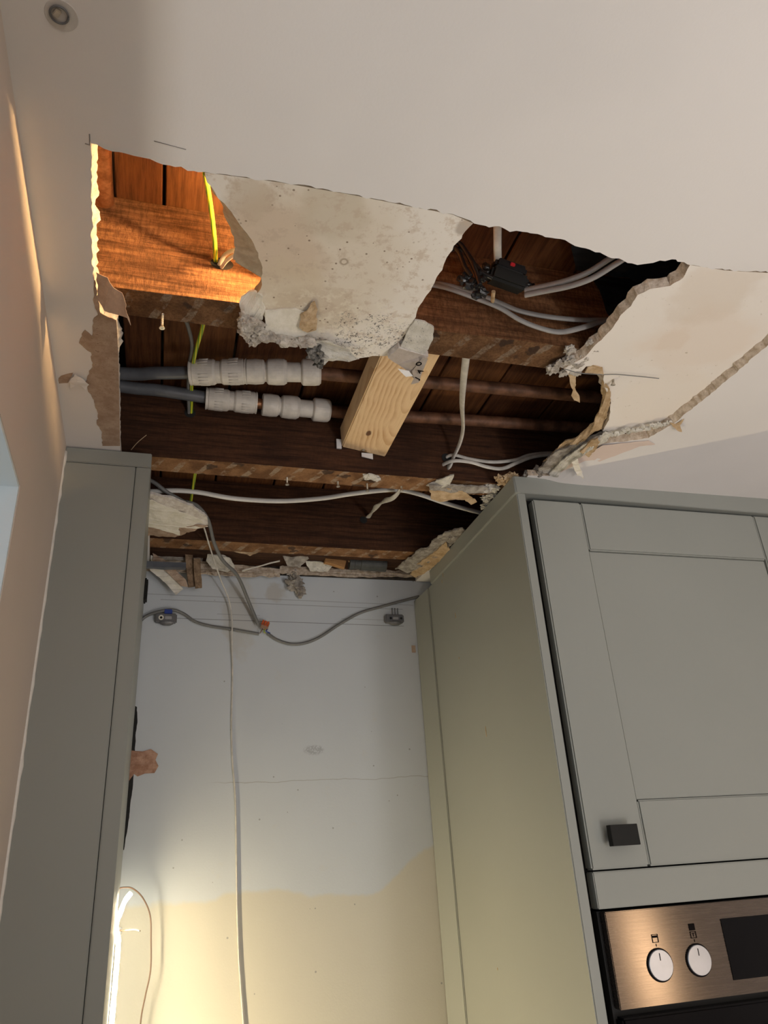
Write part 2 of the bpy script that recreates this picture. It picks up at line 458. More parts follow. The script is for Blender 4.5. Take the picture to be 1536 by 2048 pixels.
M_icon = plain('printed_dark_marking', (.008, .006, .006), .8, spec=.05)
M_fit = plain('white_plastic_fitting', (.70, .67, .63), .45, var=.10, ns=60)
M_greypipe = plain('grey_plastic_pipe', (.12, .13, .15), .40, var=.12)
M_copper = Mt('dull_copper', .45, .75)
M_copper.col(M_copper.mix(M_copper.ramp(M_copper.noise(40, 5, .7), .35, .7), (.22, .10, .05), (.50, .25, .13))); M_copper = M_copper.m
M_copdirty = plain('dusty_old_copper_pipe', (.16, .075, .042), .6, .25, var=.4, ns=50)
M_whitecab = plain('white_cable_sheath', (.62, .59, .54), .5, var=.12, ns=60)
M_greycab = plain('grey_cable_sheath', (.28, .27, .26), .5, var=.10)
M_darkcab = plain('dark_grey_cable_sheath', (.17, .17, .165), .5, var=.10)
M_blackcab = plain('black_cable', (.012, .011, .011), .3)
M_brownwire = plain('brown_wire', (.20, .12, .08), .5)
def earth():
    s = Mt('green_and_yellow_stripes', .45)
    x = s.n('TexWave', out=1, props={'bands_direction': 'X'}, Vector=s.pos, Scale=70.0)
    s.col(s.mix(s.math('GREATER_THAN', x, .62), (.62, .60, .03), (.16, .32, .03))); return s.m
M_earth = earth()
M_orange = plain('orange_clear_plastic', (.55, .10, .03), .25, var=.3, ns=150)
M_bracket = plain('grey_metal_shade_plate', (.16, .16, .165), .5, .3, var=.15)
M_screw = plain('zinc_screw', (.55, .50, .42), .4, .8, var=.15)
M_blue = plain('blue_plastic', (.03, .06, .30), .4)
M_red = plain('red_tab', (.5, .01, .02), .4)
M_brick = rough_mat('dark_masonry', (.05, .045, .04), (.11, .09, .075), 20, 1.0)
M_exposed = rough_mat('exposed_pink_plaster', (.38, .20, .13), (.58, .36, .26), 60, .7)
M_tape = plain('clear_tape_label', (.72, .72, .74), .3)
M_duct = plain('dark_grey_duct', (.06, .063, .06), .6, var=.25, ns=40)
M_led = Mt('led_light', .5); M_led.b.inputs['Emission Color'].default_value = (1.0, .87, .55, 1); M_led.b.inputs['Emission Strength'].default_value = 48.0
M_led.col((.9, .88, .8)); M_led = M_led.m
M_ledtape = Mt('glowing_led_diffuser', .5); M_ledtape.b.inputs['Emission Color'].default_value = (1.0, .90, .66, 1); M_ledtape.b.inputs['Emission Strength'].default_value = 26.0; M_ledtape.col((.9, .88, .8)); M_ledtape = M_ledtape.m
M_ledcar = plain('white_led_tape', (.85, .83, .78), .5)
M_bulb = Mt('lit_lamp_face', .5); M_bulb.b.inputs['Emission Color'].default_value = (1, .62, .26, 1); M_bulb.b.inputs['Emission Strength'].default_value = 1500; M_bulb.col((.8, .7, .6)); M_bulb = M_bulb.m

# ------------------------------------------------------------ setting
W = 1.7226; Z0 = 2.400; TH = 0.0125; JZ = Z0 + TH; FB = 2.565
wx = lambda y: -.158 - .026 * y
def quad(bm, pts, mi=0):
    f = bm.faces.new([bm.verts.new(p) for p in pts]); f.material_index = mi
# floor
bm = bmesh.new(); box(bm, (-1.0, -2.7, -.06), (3.3, 1.9, 0)); struct('floor', bm, M_floor)
# back wall of the alcove
bm = bmesh.new(); box(bm, (-.6, W, 0), (3.3, W + .12, 2.402)); struct('wall_back', bm, M_wback)
bm = bmesh.new(); box(bm, (-.9, W, 2.4025), (3.3, W + .12, 2.62)); struct('wall_void', bm, M_brick)
bm = bmesh.new(); box(bm, (3.2, -2.6, 0), (3.3, W, 2.4)); struct('wall_right', bm, M_ceil)
# left wall with a window opening (far jamb at y=.845, head at z=2.163)
bm = bmesh.new(); T = .34
def wl(y0, y1, z0, z1):
    hexa(bm, [(wx(y0), y0, z0), (wx(y1), y1, z0), (wx(y1) - T, y1, z0), (wx(y0) - T, y0, z0), (wx(y0), y0, z1), (wx(y1), y1, z1), (wx(y1) - T, y1, z1), (wx(y0) - T, y0, z1)])
wl(.845, W, 0, Z0 + .2); wl(-2.7, -.25, 0, Z0 + .2); wl(-.25, .845, 2.163, Z0 + .2); wl(-.25, .845, 0, 1.05)
struct('wall_left', bm, M_wleft)
bm = bmesh.new()   # white lining of the opening
e = .004
hexa(bm, [(wx(.845) - .001, .845 - e, 1.05), (wx(.845) - .001, .845, 1.05), (wx(.845) - T, .845, 1.05), (wx(.845) - T, .845 - e, 1.05), (wx(.845) - .001, .845 - e, 2.163), (wx(.845) - .001, .845, 2.163), (wx(.845) - T, .845, 2.163), (wx(.845) - T, .845 - e, 2.163)])
hexa(bm, [(wx(-.25) - .001, -.25, 2.163 - e), (wx(.841) - .001, .841, 2.163 - e), (wx(.841) - T, .841, 2.163 - e), (wx(-.25) - T, -.25, 2.163 - e), (wx(-.25) - .001, -.25, 2.163), (wx(.841) - .001, .841, 2.163), (wx(.841) - T, .841, 2.163), (wx(-.25) - T, -.25, 2.163)])
struct('trim_1', bm, M_reveal)
# front wall behind the viewer with a big opening
bm = bmesh.new()
for a, b in (((-.2, -2.7, 0), (.4, -2.6, 2.4)), ((2.2, -2.7, 0), (3.3, -2.6, 2.4)), ((.4, -2.7, 0), (2.2, -2.6, .6)), ((.4, -2.7, 2.1), (2.2, -2.6, 2.4))): box(bm, a, b)
struct('wall_front', bm, M_ceil)
bm = bmesh.new(); box(bm, (.15, -1.6, 0), (.55, .10, 1.65)); struct('shade_blocker', bm, M_wleft)  # block added out of view to shade the ceiling along the left wall

# ceiling: outlines measured on the photograph, all lying in the ceiling plane
def CZ(pts, z=Z0): return [P(x, y, z=(q[0] if q else z)) for x, y, *q in pts]
cut = CZ([(182, 287), (238, 304), (300, 318), (350, 334), (410, 344), (480, 353), (560, 364), (700, 388), (820, 412), (905, 428), (948, 447), (1010, 458), (1075, 468), (1130, 480), (1150, 492), (1200, 505), (1245, 520), (1275, 530), (1297, 527), (1320, 521), (1352, 519), (1380, 530), (1450, 540), (1536, 545), (1640, 556)])
cut = jag(cut, .0028, .006, closed=False, seed=3)
outer = [Vector((3.2, .62, Z0)), Vector((3.2, -2.7, Z0)), Vector((-.30, -2.7, Z0))]
front = cut + outer + [Vector((-.30, P(182, 287, z=Z0).y, Z0))]
ins = lambda k: (lambda i, p: -abs(noise.noise(Vector(p) * 140)) * k)
bm = slab(front, TH, inset=lambda i, p: 0.0)
edge = CZ([(182, 287), (183, 400), (184, 500), (187, 560), (192, 610), (206, 632), (233, 640), (236, 700), (238, 780), (240, 890)])
ed = jag(edge, .0018, .005, closed=False, seed=5)
strip = ed + [Vector((ed[-1].x, 1.19, Z0)), Vector((-.30, 1.19, Z0)), Vector((-.30, ed[0].y, Z0))]
b2 = slab(strip, TH, inset=lambda i, p: (.0045 + .0045 * noise.noise(Vector(p) * 120)) if i < len(ed) * .55 else 0.0); join(bm, b2)
b2 = slab([Vector((-.30, 1.19, Z0)), Vector((-.056, 1.19, Z0)), Vector((-.06, 1.72, Z0)), Vector((-.30, 1.72, Z0))], TH); join(bm, b2)
# right-hand ceiling beyond the crack; it sags slightly along the break
crack = CZ([(1640, 560), (1560, 664, 2.391), (1536, 690, 2.390), (1440, 772, 2.389), (1349, 846, 2.388), (1297, 876, 2.389), (1240, 884, 2.39), (1205, 888, 2.392), (1150, 922, 2.395), (1098, 952, 2.398)])
crack = jag(crack, .0022, .006, closed=False, seed=9)
right = crack + [Vector((.64, P(1033, 952, z=Z0).y - .006, Z0)), Vector((.64, W, Z0)), Vector((3.2, W, Z0)), Vector((3.2, .55, Z0))]
b2 = slab(right, TH, mats=(0, 3, 2), inset=lambda i, p: (-.007 - .004 * noise.noise(Vector(p) * 80)) if 3 < i < len(crack) - 1 else 0.0); join(bm, b2)
rest = jag(CZ([(834, 1160), (846, 1148), (868, 1132), (895, 1104)]), .001, .005, closed=False, seed=8)
b2 = slab(rest + [Vector((.639, P(895, 1104, z=Z0).y, Z0)), Vector((.639, W, Z0)), Vector((rest[0].x, W, Z0))], TH); join(bm, b2)
ceiling = struct('ceiling', bm, [M_ceil, M_corewhite, M_paper, M_core])
# paint torn away: brown paper showing along the left cut edge
pp = CZ([(190, 560), (200, 625), (233, 641), (236, 700), (238, 780), (240, 892), (205, 892), (203, 862), (193, 846), (197, 838), (188, 800), (170, 770), (174, 756), (185, 735), (182, 705), (158, 686), (170, 660), (184, 672), (188, 636), (196, 630), (186, 600)], Z0 - .0006)
ppj = jag(pp, .002, .005, seed=12, keep=(2, 3, 4, 5))
struct('torn_paper', slab(ppj, .0005), [M_paper, M_paper, M_paper], ceiling)
pp = CZ([(117, 757), (122, 752), (140, 747), (146, 746), (138, 762), (136, 766), (118, 767)], Z0 - .0006)
struct('torn_paper', slab(jag(pp, .0008, .004, seed=13), .0005), [M_paper] * 3, ceiling)
pc = CZ([(138, 762), (150, 748), (165, 757), (178, 770), (172, 780), (157, 768), (140, 776)], Z0 - .004)
struct('peeling_paint', sheet(pc, .0006, .001, .004, seed=14, crumple=.003), M_ceil, ceiling)
pp = CZ([(1205, 890), (1297, 880), (1310, 888), (1280, 893), (1200, 925), (1155, 950), (1110, 956), (1150, 925)], Z0 - .0112)
for i, q in enumerate(pp): q.z = (2.3885, 2.3882, 2.3885, 2.390, 2.3915, 2.396, 2.397, 2.394)[i] - .0008
struct('torn_paper', slab(jag(pp, .001, .006, seed=15), .0005), [M_pink] * 3, ceiling)
# torn paper flap hanging at the left of the opening
fl = [P(192, 545, z=2.402), P(214, 556, z=2.397), P(228, 575, z=2.392), P(245, 585, z=2.388), P(252, 610, z=2.382), P(262, 650, z=2.372), P(255, 636, z=2.376), P(236, 630, z=2.384), P(208, 622, z=2.392), P(196, 600, z=2.400)]
struct('hanging_paper_flap', sheet(fl, .0008, .0018, .005, seed=16, crumple=.002), M_tan if False else rough_mat('pinkish_torn_paper', (.50, .37, .29), (.62, .48, .39), 40, .3), ceiling)
# shadow-free pencil ticks beside the cut corner
bm = bmesh.new()
tube(bm, [P(179, 268, z=Z0 - .0002), P(180, 290, z=Z0 - .0002)], .0006, 6)
tube(bm, [P(170, 287, z=Z0 - .0002), P(182, 291, z=Z0 - .0002)], .0005, 6)
tube(bm, [P(308, 282, z=Z0 - .0002), P(372, 299, z=Z0 - .0002)], .0004, 6)
struct('pencil_mark', bm, plain('pencil_graphite', (.25, .23, .22), .6), ceiling)

# baseboard-free voids: outer closers of the ceiling void
bm = bmesh.new(); box(bm, (-.62, -.1, JZ), (3.2, -.04, FB)); struct('wall_void_near', bm, M_brick)
bm = bmesh.new(); box(bm, (1.9, -.04, JZ + .02), (1.96, W, FB)); struct('wall_void_right', bm, M_brick)
bm = bmesh.new(); box(bm, (-.60, -.04, JZ + .001), (-.56, W, FB)); struct('wall_void_left', bm, M_brick)

# ------------------------------------------------------------ joists and floorboards
def joist(y0, y1, x0, x1, label, m, z0=JZ, ztop=FB - .001, cat='joist'):
    bm = bmesh.new(); n = 60
    ring = []
    for i in range(n + 1):
        x = x0 + (x1 - x0) * i / n
        wv = lambda k, a: noise.noise(Vector((x * 4, k * 9.1, y0 * 3))) * a
        ring.append([bm.verts.new((x, y0 + wv(1, .002), z0 + wv(2, .0015))), bm.verts.new((x, y1 + wv(3, .002), z0 + wv(4, .0015))), bm.verts.new((x, y1, ztop)), bm.verts.new((x, y0, ztop))])
    for i in range(n):
        for k in range(4): bm.faces.new((ring[i][k], ring[i][(k + 1) % 4], ring[i + 1][(k + 1) % 4], ring[i + 1][k]))
    bm.faces.new(ring[0]); bm.faces.new(ring[-1][::-1])
    o = obj('ceiling_joist', bm, m); tag(o, label, cat, None); return o
J1a, J1b = .7711, .8240; J2a, J2b = 1.1936, 1.2460; J3a, J3b = 1.556, 1.607
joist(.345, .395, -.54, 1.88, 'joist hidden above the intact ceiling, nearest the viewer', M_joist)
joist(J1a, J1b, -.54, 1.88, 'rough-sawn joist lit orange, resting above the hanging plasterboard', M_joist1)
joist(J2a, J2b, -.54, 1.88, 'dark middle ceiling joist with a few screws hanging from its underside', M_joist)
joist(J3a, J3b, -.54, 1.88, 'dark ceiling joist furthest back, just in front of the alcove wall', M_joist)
bx = [-.56]
x = -.047
edges = [-.115, -.047]
k = 0
while x < .95: x += (.122, .134, .118, .128)[k % 4]; edges.append(x); k += 1
first = {0: 'short orange-lit floorboard beside the copper pipe at the left end of the hole', 1: 'orange-lit floorboard right of the first dark gap in the left opening'}
nb = 0
for i in range(len(edges) - 1):
    a, b = edges[i] + .0022, edges[i + 1] - .0022
    if i == 0: a = -.1085
    bm = bmesh.new(); box(bm, (a, -.03, FB), (b, W - .002, FB + .022), .0015, seg=1)
    o = obj('floorboard', bm, M_board if i % 2 else M_board2)
    if i in first: tag(o, first[i], 'floorboard')
    else: tag(o, 'old brown floorboard running above ' + ['the smooth white fittings', 'the mouldy lower edge of the hanging plasterboard', 'the pale pine batten', 'the flat white hanging cable', 'the black junction box', 'the right-hand rubble and black shade sheet', 'the large right plasterboard piece', 'the far right, past the shade sheet', 'the oven cabinet side'][i - 2], 'floorboard')
# dark subfloor closing over the boards
bm = bmesh.new(); box(bm, (-.62, -.1, FB + .0225), (3.2, W, FB + .03)); struct('ceiling_deck', bm, M_dark)

# ------------------------------------------------------------ hanging plasterboard, centre
co = CZ([(410, 345), (480, 354), (560, 365), (700, 389), (820, 413), (905, 429), (946, 447), (925, 470), (905, 500), (880, 545), (862, 580), (840, 610), (828, 640), (815, 660), (800, 690), (780, 712), (745, 712), (712, 718), (675, 712), (640, 700), (600, 690), (566, 685), (530, 676), (532, 640), (525, 622), (497, 616), (508, 598), (524, 570), (522, 525), (508, 488), (480, 450), (455, 415), (430, 385), (414, 365)], Z0 + .0004)
cj = jag(co, .0022, .006, seed=21, keep=(0, 1, 2, 3, 4, 5))
nC = len(cj)
def insC(i, p):
    # the left break is bevelled: paper torn back from the gypsum
    x, y = Vector(p).x, Vector(p).y
    t = i / nC
    return .034 * max(0.0, min(1.0, (y - .565) / .13)) * max(.35, min(1.0, (.775 - y) / .05)) * (1.0 + .3 * noise.noise(Vector(p) * 60)) if t > .80 else .001
cb = slab(cj, TH, inset=lambda i, p: insC(i, p))
board_c = obj('hanging_plasterboard', cb, [M_centre, M_core_edgeC, M_paper])
tag(board_c, 'water-stained piece of ceiling plasterboard with black mould, hanging on between the two upper openings', 'plasterboard')
def frag(name, bm, m, label, cat='debris', group=None, parent=None):
    o = obj(name, bm, m, parent)
    if parent is None: tag(o, label, cat, group)
    elif label: o['label'] = label
    return o
# plaster left clinging along its lower edge
def cz(pts): return [P(x, y, z=z) for x, y, z in pts]
frag('loose_skim_plate', sheet(cz([(530, 622, 2.398), (590, 618, 2.398), (618, 628, 2.397), (634, 652, 2.395), (600, 676, 2.392), (565, 684, 2.39), (532, 672, 2.392)]), .003, .002, .006, 31, .0012), M_pale, 'flat pale plate with a rusty nail spot', parent=board_c)
frag('mouldy_plaster_rag', sheet(cz([(612, 690, 2.392), (650, 682, 2.39), (700, 700, 2.392), (718, 716, 2.39), (690, 722, 2.384), (658, 724, 2.382), (640, 735, 2.375), (622, 715, 2.382)]), .003, .003, .005, 32, .008), M_mould, 'mouldy rag', parent=board_c)
bm = bmesh.new(); lump(bm, P(632, 706, z=2.388), (.011, .009, .012), 3, .8)
lump(bm, P(640, 722, z=2.385), (.008, .008, .010), 4, .8)
frag('black_mould_clump', bm, M_black, 'black clump', parent=board_c)
bm = sheet(cz([(600, 628, 2.397), (618, 615, 2.395), (628, 605, 2.393), (634, 640, 2.39), (632, 662, 2.386), (614, 668, 2.386), (598, 655, 2.389)]), .002, .002, .005, 33, .005)
frag('torn_tan_flake', bm, M_tan, 'tan paper flake', parent=board_c)
bm = bmesh.new()
for i, (a, b, r) in enumerate(((497, 640, .014), (512, 652, .011), (493, 664, .010), (520, 668, .011), (505, 680, .009), (488, 650, .008))):
    lump(bm, P(a, b, z=2.396 - .002 * i), (r, r, r * .8), 10 + i, .6)
frag('broken_plaster_clump', bm, M_dirtypl, 'white broken plaster lump at the left lower corner of the hanging plasterboard', 'plaster')
bm = sheet(cz([(480, 600, 2.405), (500, 585, 2.403), (522, 590, 2.398), (530, 618, 2.397), (525, 640, 2.396), (505, 640, 2.396), (490, 655, 2.398), (484, 630, 2.401)]), .004, .003, .005, 36, .004)
frag('plaster_corner_flake', bm, M_pale, None, parent=board_c)
bm = bmesh.new()
lump(bm, P(540, 672, z=2.392), (.016, .009, .009), 22, .5); lump(bm, P(575, 680, z=2.389), (.020, .008, .008), 23, .5); lump(bm, P(610, 684, z=2.388), (.014, .008, .009), 24, .5)
frag('plaster_nib', bm, M_dirtypl, None, parent=board_c)
# right lower corner: mould-speckled tongue between openings
t = [P(830, 640, z=2.399), P(850, 644, z=2.398), P(868, 656, z=2.397), P(866, 680, z=2.393), P(850, 708, z=2.390), P(820, 716, z=2.390), P(796, 702, z=2.392), P(812, 668, z=2.396)]
frag('speckled_plaster_tongue', sheet(t, .004, .0018, .005, 37, .002), M_mould, None, parent=board_c)

# wedge of broken plasterboard with dark lettering on its paper
pl = thing('plasterboard_wedge', 'small grey plasterboard wedge with dark letters at the top of the pine batten', 'plasterboard', P(815, 730, z=2.39))
wpts = [P(776, 716, z=2.388), P(797, 696, z=2.390), P(857, 713, z=2.388), P(850, 720, z=2.382), P(836, 742, z=2.380), P(832, 762, z=2.376), P(815, 742, z=2.382)]
obj('wedge_body', slab(jag(wpts, .001, .006, seed=40), .010), [rough_mat('grey_wedge_paper', (.42, .36, .31), (.50, .44, .39), 50, .3), M_corewhite, M_paper], pl)
obj('white_tear', sheet([P(796, 738, z=2.3795), P(818, 742, z=2.379), P(826, 752, z=2.376), P(812, 754, z=2.376)], .001, .0005, .004, 41, .0005), plain('white_paper', (.85, .84, .84), .6), pl)
obj('paper_tail', sheet([P(824, 742, z=2.379), P(845, 715, z=2.382), P(856, 718, z=2.381), P(843, 748, z=2.376), P(838, 765, z=2.372), P(822, 769, z=2.371), P(828, 757, z=2.374)], .001, .0006, .004, 42, .0005), rough_mat('grey_wedge_paper_b', (.40, .34, .29), (.47, .41, .36), 50, .3), pl)
fu = (P(845, 722, z=2.3795) - P(832, 765, z=2.3705)); 
def letter(ch, a, size, ang):
    c = bpy.data.curves.new('tmp', 'FONT'); c.body = ch; c.size = size; c.extrude = .0002; c.align_x = 'CENTER'; c.align_y = 'CENTER'; c.offset = .0004
    o = bpy.data.objects.new('tmp', c); COL.objects.link(o)
    dg = bpy.context.evaluated_depsgraph_get(); me = bpy.data.meshes.new_from_object(o.evaluated_get(dg))
    bpy.data.objects.remove(o); 
    t = bmesh.new(); t.from_mesh(me); bpy.data.meshes.remove(me)
    # reads from below: text faces down
    bmesh.ops.transform(t, matrix=Matrix.Translation(a) @ Matrix.Rotation(ang, 4, 'Z') @ Matrix.Rotation(math.pi, 4, 'X'), verts=t.verts)
    return t
bm = bmesh.new()
for ch, x, y, z in (('O', 838, 728, 2.3775), ('A', 840, 743, 2.374), ('J', 835, 757, 2.3705)):
    join(bm, letter(ch, P(x, y, z=z), .011, math.radians(-62)))
obj('dark_lettering', bm, M_icon, pl)

# ------------------------------------------------------------ right plasterboard sheet
do = CZ([(1380, 530), (1450, 541), (1536, 546), (1640, 557), (1560, 660, 2.4005), (1536, 684, 2.4005), (1440, 766, 2.4005), (1349, 838, 2.4005), (1295, 862, 2.4005), (1230, 868, 2.4005), (1205, 862), (1218, 840), (1222, 805), (1210, 775), (1206, 745), (1196, 733), (1172, 733), (1160, 745), (1135, 748), (1128, 738), (1145, 728), (1172, 712), (1186, 695), (1222, 660), (1240, 632), (1262, 612), (1275, 590), (1300, 578), (1340, 572), (1366, 556)], Z0 + .0002)
dj = jag(do, .0016, .006, seed=51, keep=(0, 1, 2)); nD = len(dj)
def insD(i, p):
    y = Vector(p).y
    return (.006 + .004 * noise.noise(Vector(p) * 80)) if i > nD * .36 else 0.0
board_d = obj('hanging_plasterboard', slab(dj, TH - .0003, inset=insD), [M_right, M_core, M_paper])
tag(board_d, 'large faintly stained ceiling plasterboard piece at the right, outlined by a cracked broken edge', 'plasterboard')
s_ = [P(1176, 735, z=2.3995), P(1186, 731, z=2.399), P(1205, 735, z=2.399), P(1208, 750, z=2.396), P(1170, 747, z=2.397)]
frag('peeled_corner', sheet(s_, .003, .001, .004, 52, .003), M_tan, 'tan curled corner', parent=board_d)
bm = bmesh.new()
frag('dangling_paper_strip', sheet([P(1135, 745, z=2.402), P(1152, 752, z=2.398), P(1150, 775, z=2.392), P(1158, 790, z=2.388), P(1160, 806, z=2.384), P(1148, 800, z=2.385), P(1142, 790, z=2.387), P(1146, 780, z=2.390), P(1140, 765, z=2.395)], .0012, .0012, .004, 53, .003), M_tan, 'paper strip', parent=board_d)
frag('torn_brown_lip', sheet([P(1205, 757, z=2.401), P(1218, 775, z=2.399), P(1222, 800, z=2.398), P(1212, 838, z=2.398), P(1200, 858, z=2.400), P(1160, 882, z=2.401), P(1140, 890, z=2.403), P(1170, 862, z=2.410), P(1198, 835, z=2.410), P(1205, 800, z=2.410), P(1202, 775, z=2.410)], .003, .002, .005, 54, .004), M_tan, 'brown torn lip', parent=board_d)
bm = bmesh.new()
for i, (a, b, r) in enumerate(((1105, 738, .010), (1120, 728, .009), (1138, 722, .010), (1128, 745, .008), (1152, 728, .010), (1150, 741, .011), (1170, 716, .008), (1188, 700, .006), (1178, 685, .005), (1140, 700, .008))):
    lump(bm, P(a, b, z=2.404), (r, r, r * .6), 60 + i, .7)
frag('plaster_crumb_cluster', bm, M_dirtypl, 'crumbling plaster on the joist at the inner corner of the right plasterboard', 'plaster')
# screw and wire at its left end
def screw(tip, d, L=.022, r=.0018, hr=.0036, label='', group=None, name='screw'):
    tip = Vector(tip); d = Vector(d).normalized()
    t = thing(name, label, 'screw', tip, group)
    bm = bmesh.new()
    prof = []
    n = 9
    for i in range(n):
        prof += [(L * i / n, r * .75), (L * (i + .5) / n, r * 1.15)]
    prof += [(L, r)]
    lathe(bm, prof, tip, tip + d, 10); obj('shank', bm, M_screw, t)
    bm = bmesh.new(); lathe(bm, [(L - .001, r), (L + .002, hr), (L + .003, hr), (L + .003, hr * .45), (L + .0022, hr * .3)], tip, tip + d, 16); obj('head', bm, M_screw, t)
    return t
screw(P(1226, 757, z=2.402), (-.02, .3, -1), .008, label='small screw in the right plasterboard below the thin wire')
bm = bmesh.new(); tube(bm, spline([P(1130, 738, z=2.398), P(1160, 746, z=2.397), P(1205, 749, z=2.3965), P(1235, 749, z=2.3975), P(1280, 753, z=2.397), P(1318, 757, z=2.396)], 8), .0007, 6)
tag(obj('thin_wire', bm, M_darkcab), 'thin dark wire sticking out across the right plasterboard', 'wire')

# layered shards along the break above the tall cabinet
sh = [
 (((1075, 940, 2.403), (1110, 905, 2.404), (1160, 885, 2.402), (1210, 862, 2.400), (1225, 868, 2.396), (1180, 893, 2.397), (1130, 925, 2.398), (1100, 948, 2.398)), M_greypl, 'grey layered shard of broken plaster nearest the dark hole above the tall cabinet'),
 (((1098, 950, 2.394), (1120, 925, 2.393), (1165, 892, 2.390), (1200, 872, 2.389), (1225, 866, 2.388), (1215, 882, 2.384), (1175, 905, 2.384), (1140, 930, 2.387), (1112, 956, 2.391)), M_mould, 'white jagged plaster shard lying along the break above the tall cabinet'),
 (((1160, 905, 2.386), (1185, 880, 2.386), (1195, 875, 2.385), (1200, 888, 2.383), (1178, 915, 2.383)), M_tan, 'tan plaster chip on the white jagged shard above the tall cabinet'),
 (((1143, 925, 2.385), (1156, 918, 2.385), (1160, 935, 2.380), (1168, 958, 2.374), (1154, 952, 2.374)), M_pale, 'small white paper tail hanging over the top of the tall cabinet'),
 (((1085, 925, 2.412), (1120, 890, 2.411), (1165, 870, 2.409), (1195, 845, 2.405), (1200, 855, 2.401), (1165, 885, 2.403), (1115, 915, 2.405)), M_tan, 'brown paper shard behind the grey layered one at the right end of the hole'),
]
for i, (pts, m, lab) in enumerate(sh): frag('plaster_shard', sheet(cz(pts), .004, .0025, .005, 70 + i, .005), m, lab, 'plaster')
bm = bmesh.new()
for i in range(26):
    t = i / 25; a = 1345 + (1210 - 1345) * t; b = 846 + (868 - 846) * t + random.uniform(-3, 5)
    lump(bm, P(a, b, z=2.392), (random.uniform(.003, .007), random.uniform(.003, .006), .003), 90 + i, .7, 2)
frag('plaster_crumb_ridge', bm, M_mould, 'ridge of white plaster crumbs along the crack in the right ceiling', 'plaster')
frag('dangling_paper_strip', sheet(cz([(1340, 846, 2.388), (1352, 848, 2.387), (1368, 838, 2.386), (1360, 850, 2.384), (1364, 864, 2.380), (1356, 862, 2.380), (1346, 854, 2.384)]), .001, .001, .004, 77, .002), M_tan, 'tiny tan paper curl hanging from the crack corner in the right ceiling', 'paper')

# ------------------------------------------------------------ lamp lying in the void
lamp = thing('inspection_lamp', 'small lit lamp lying on top of the hanging plasterboard', 'lamp', (.135, .655, JZ + .002))
bm = bmesh.new(); lathe(bm, [(0, .004), (.004, .010), (.012, .012), (.020, .011), (.024, .005)], (.135, .655, JZ + .002), (.135, .655, 3)); obj('bulb', bm, plain('frosted_bulb', (.8, .75, .65), .4) if False else M_bulb, lamp, True)
bm = bmesh.new(); box(bm, (.090, .600, 2.4475), (.110, .735, 2.450), .001); box(bm, (.150, .62, 2.449), (.186, .72, 2.452)); box(bm, (.182, .62, JZ + .002), (.186, .72, 2.449)); obj('shade_plates', bm, M_bracket, lamp)  # unseen plates added to cut the lamp light into a shadow band

# ------------------------------------------------------------ pipes
def pipe_run(name, pts, r, m, label, **kw):
    bm = bmesh.new(); tube(bm, spline(pts, 8), r, 20, **kw); o = obj(name, bm, m); tag(o, label, 'pipe'); return o
zp = 2.526
pA = lambda x, y: P(x, y, z=zp)
pipe_run('plastic_pipe', [(-.30, P(245, 747, z=zp).y + .005, zp), pA(245, 747), pA(310, 746), pA(395, 745)], .0112, M_greypipe, 'upper of the two grey plastic pipes entering the hole from the left')
pipe_run('plastic_pipe', [(-.30, P(245, 772, z=zp).y - .02, zp), pA(245, 773), pA(320, 781), pA(425, 797)], .0112, M_greypipe, 'lower slanting grey plastic pipe entering the hole from the left')
def coupler(name, a, b, R, label, sc=1.0, ends=(1, 1)):
    a = Vector(a); b = Vector(b); L = (b - a).length
    t = thing(name, label, 'pipe fitting', a.lerp(b, .5))
    def part(nm, s0, s1, prof):
        bm = bmesh.new(); lathe(bm, [(s0 + (s1 - s0) * u, R * v) for u, v in prof], a, b, 32)
        return obj(nm, bm, M_fit, t, False)
    return t, part, L
def straight(a, b, R, label, ribs=True):
    t, part, L = coupler('push_fit_coupler', a, b, R, label)
    part('barrel', 0, L, [(.02, .80), (.03, .86), (.97, .86), (.98, .80)])
    for nm, s0, s1, side in (('screw_collar', 0, L * .46, 0), ('screw_collar', L * .54, L, 1)):
        pr = [(0, .88), (.02, .94), (.08, .94), (.10, .98), (.45, 1.0), (.90, .98), (.97, .90), (1, .84)] if side == 0 else [(0, .84), (.03, .90), (.10, .98), (.55, 1.0), (.90, .98), (.92, .94), (.98, .94), (1, .88)]
        o = part(nm, s0, s1, pr)
        # grip ribs round the collar
        bm = bmesh.new(); A = Vector(a); d = (Vector(b) - A).normalized(); u = d.orthogonal().normalized(); v = d.cross(u)
        for k in range(24):
            if k % 6 > 3: continue
            an = 2 * math.pi * k / 24; c = A + (u * math.cos(an) + v * math.sin(an)) * R * 1.0
            tube(bm, [c + d * (s0 + (s1 - s0) * .35), c + d * (s0 + (s1 - s0) * .72)], .0007, 6)
        obj('grip_ribs', bm, M_fit, o)
    bm = bmesh.new(); lathe(bm, [(-.0015, R * .86), (-.0015, R * .98), (.001, R * .98), (.001, R * .86)], a, b); obj('end_ring', bm, M_fit, t)
    bm = bmesh.new(); A = Vector(b); lathe(bm, [(-.001, R * .86), (-.001, R * .98), (.0015, R * .98), (.0015, R * .86)], b, Vector(b) + (Vector(b) - Vector(a))); obj('end_ring', bm, M_fit, t)
    return t
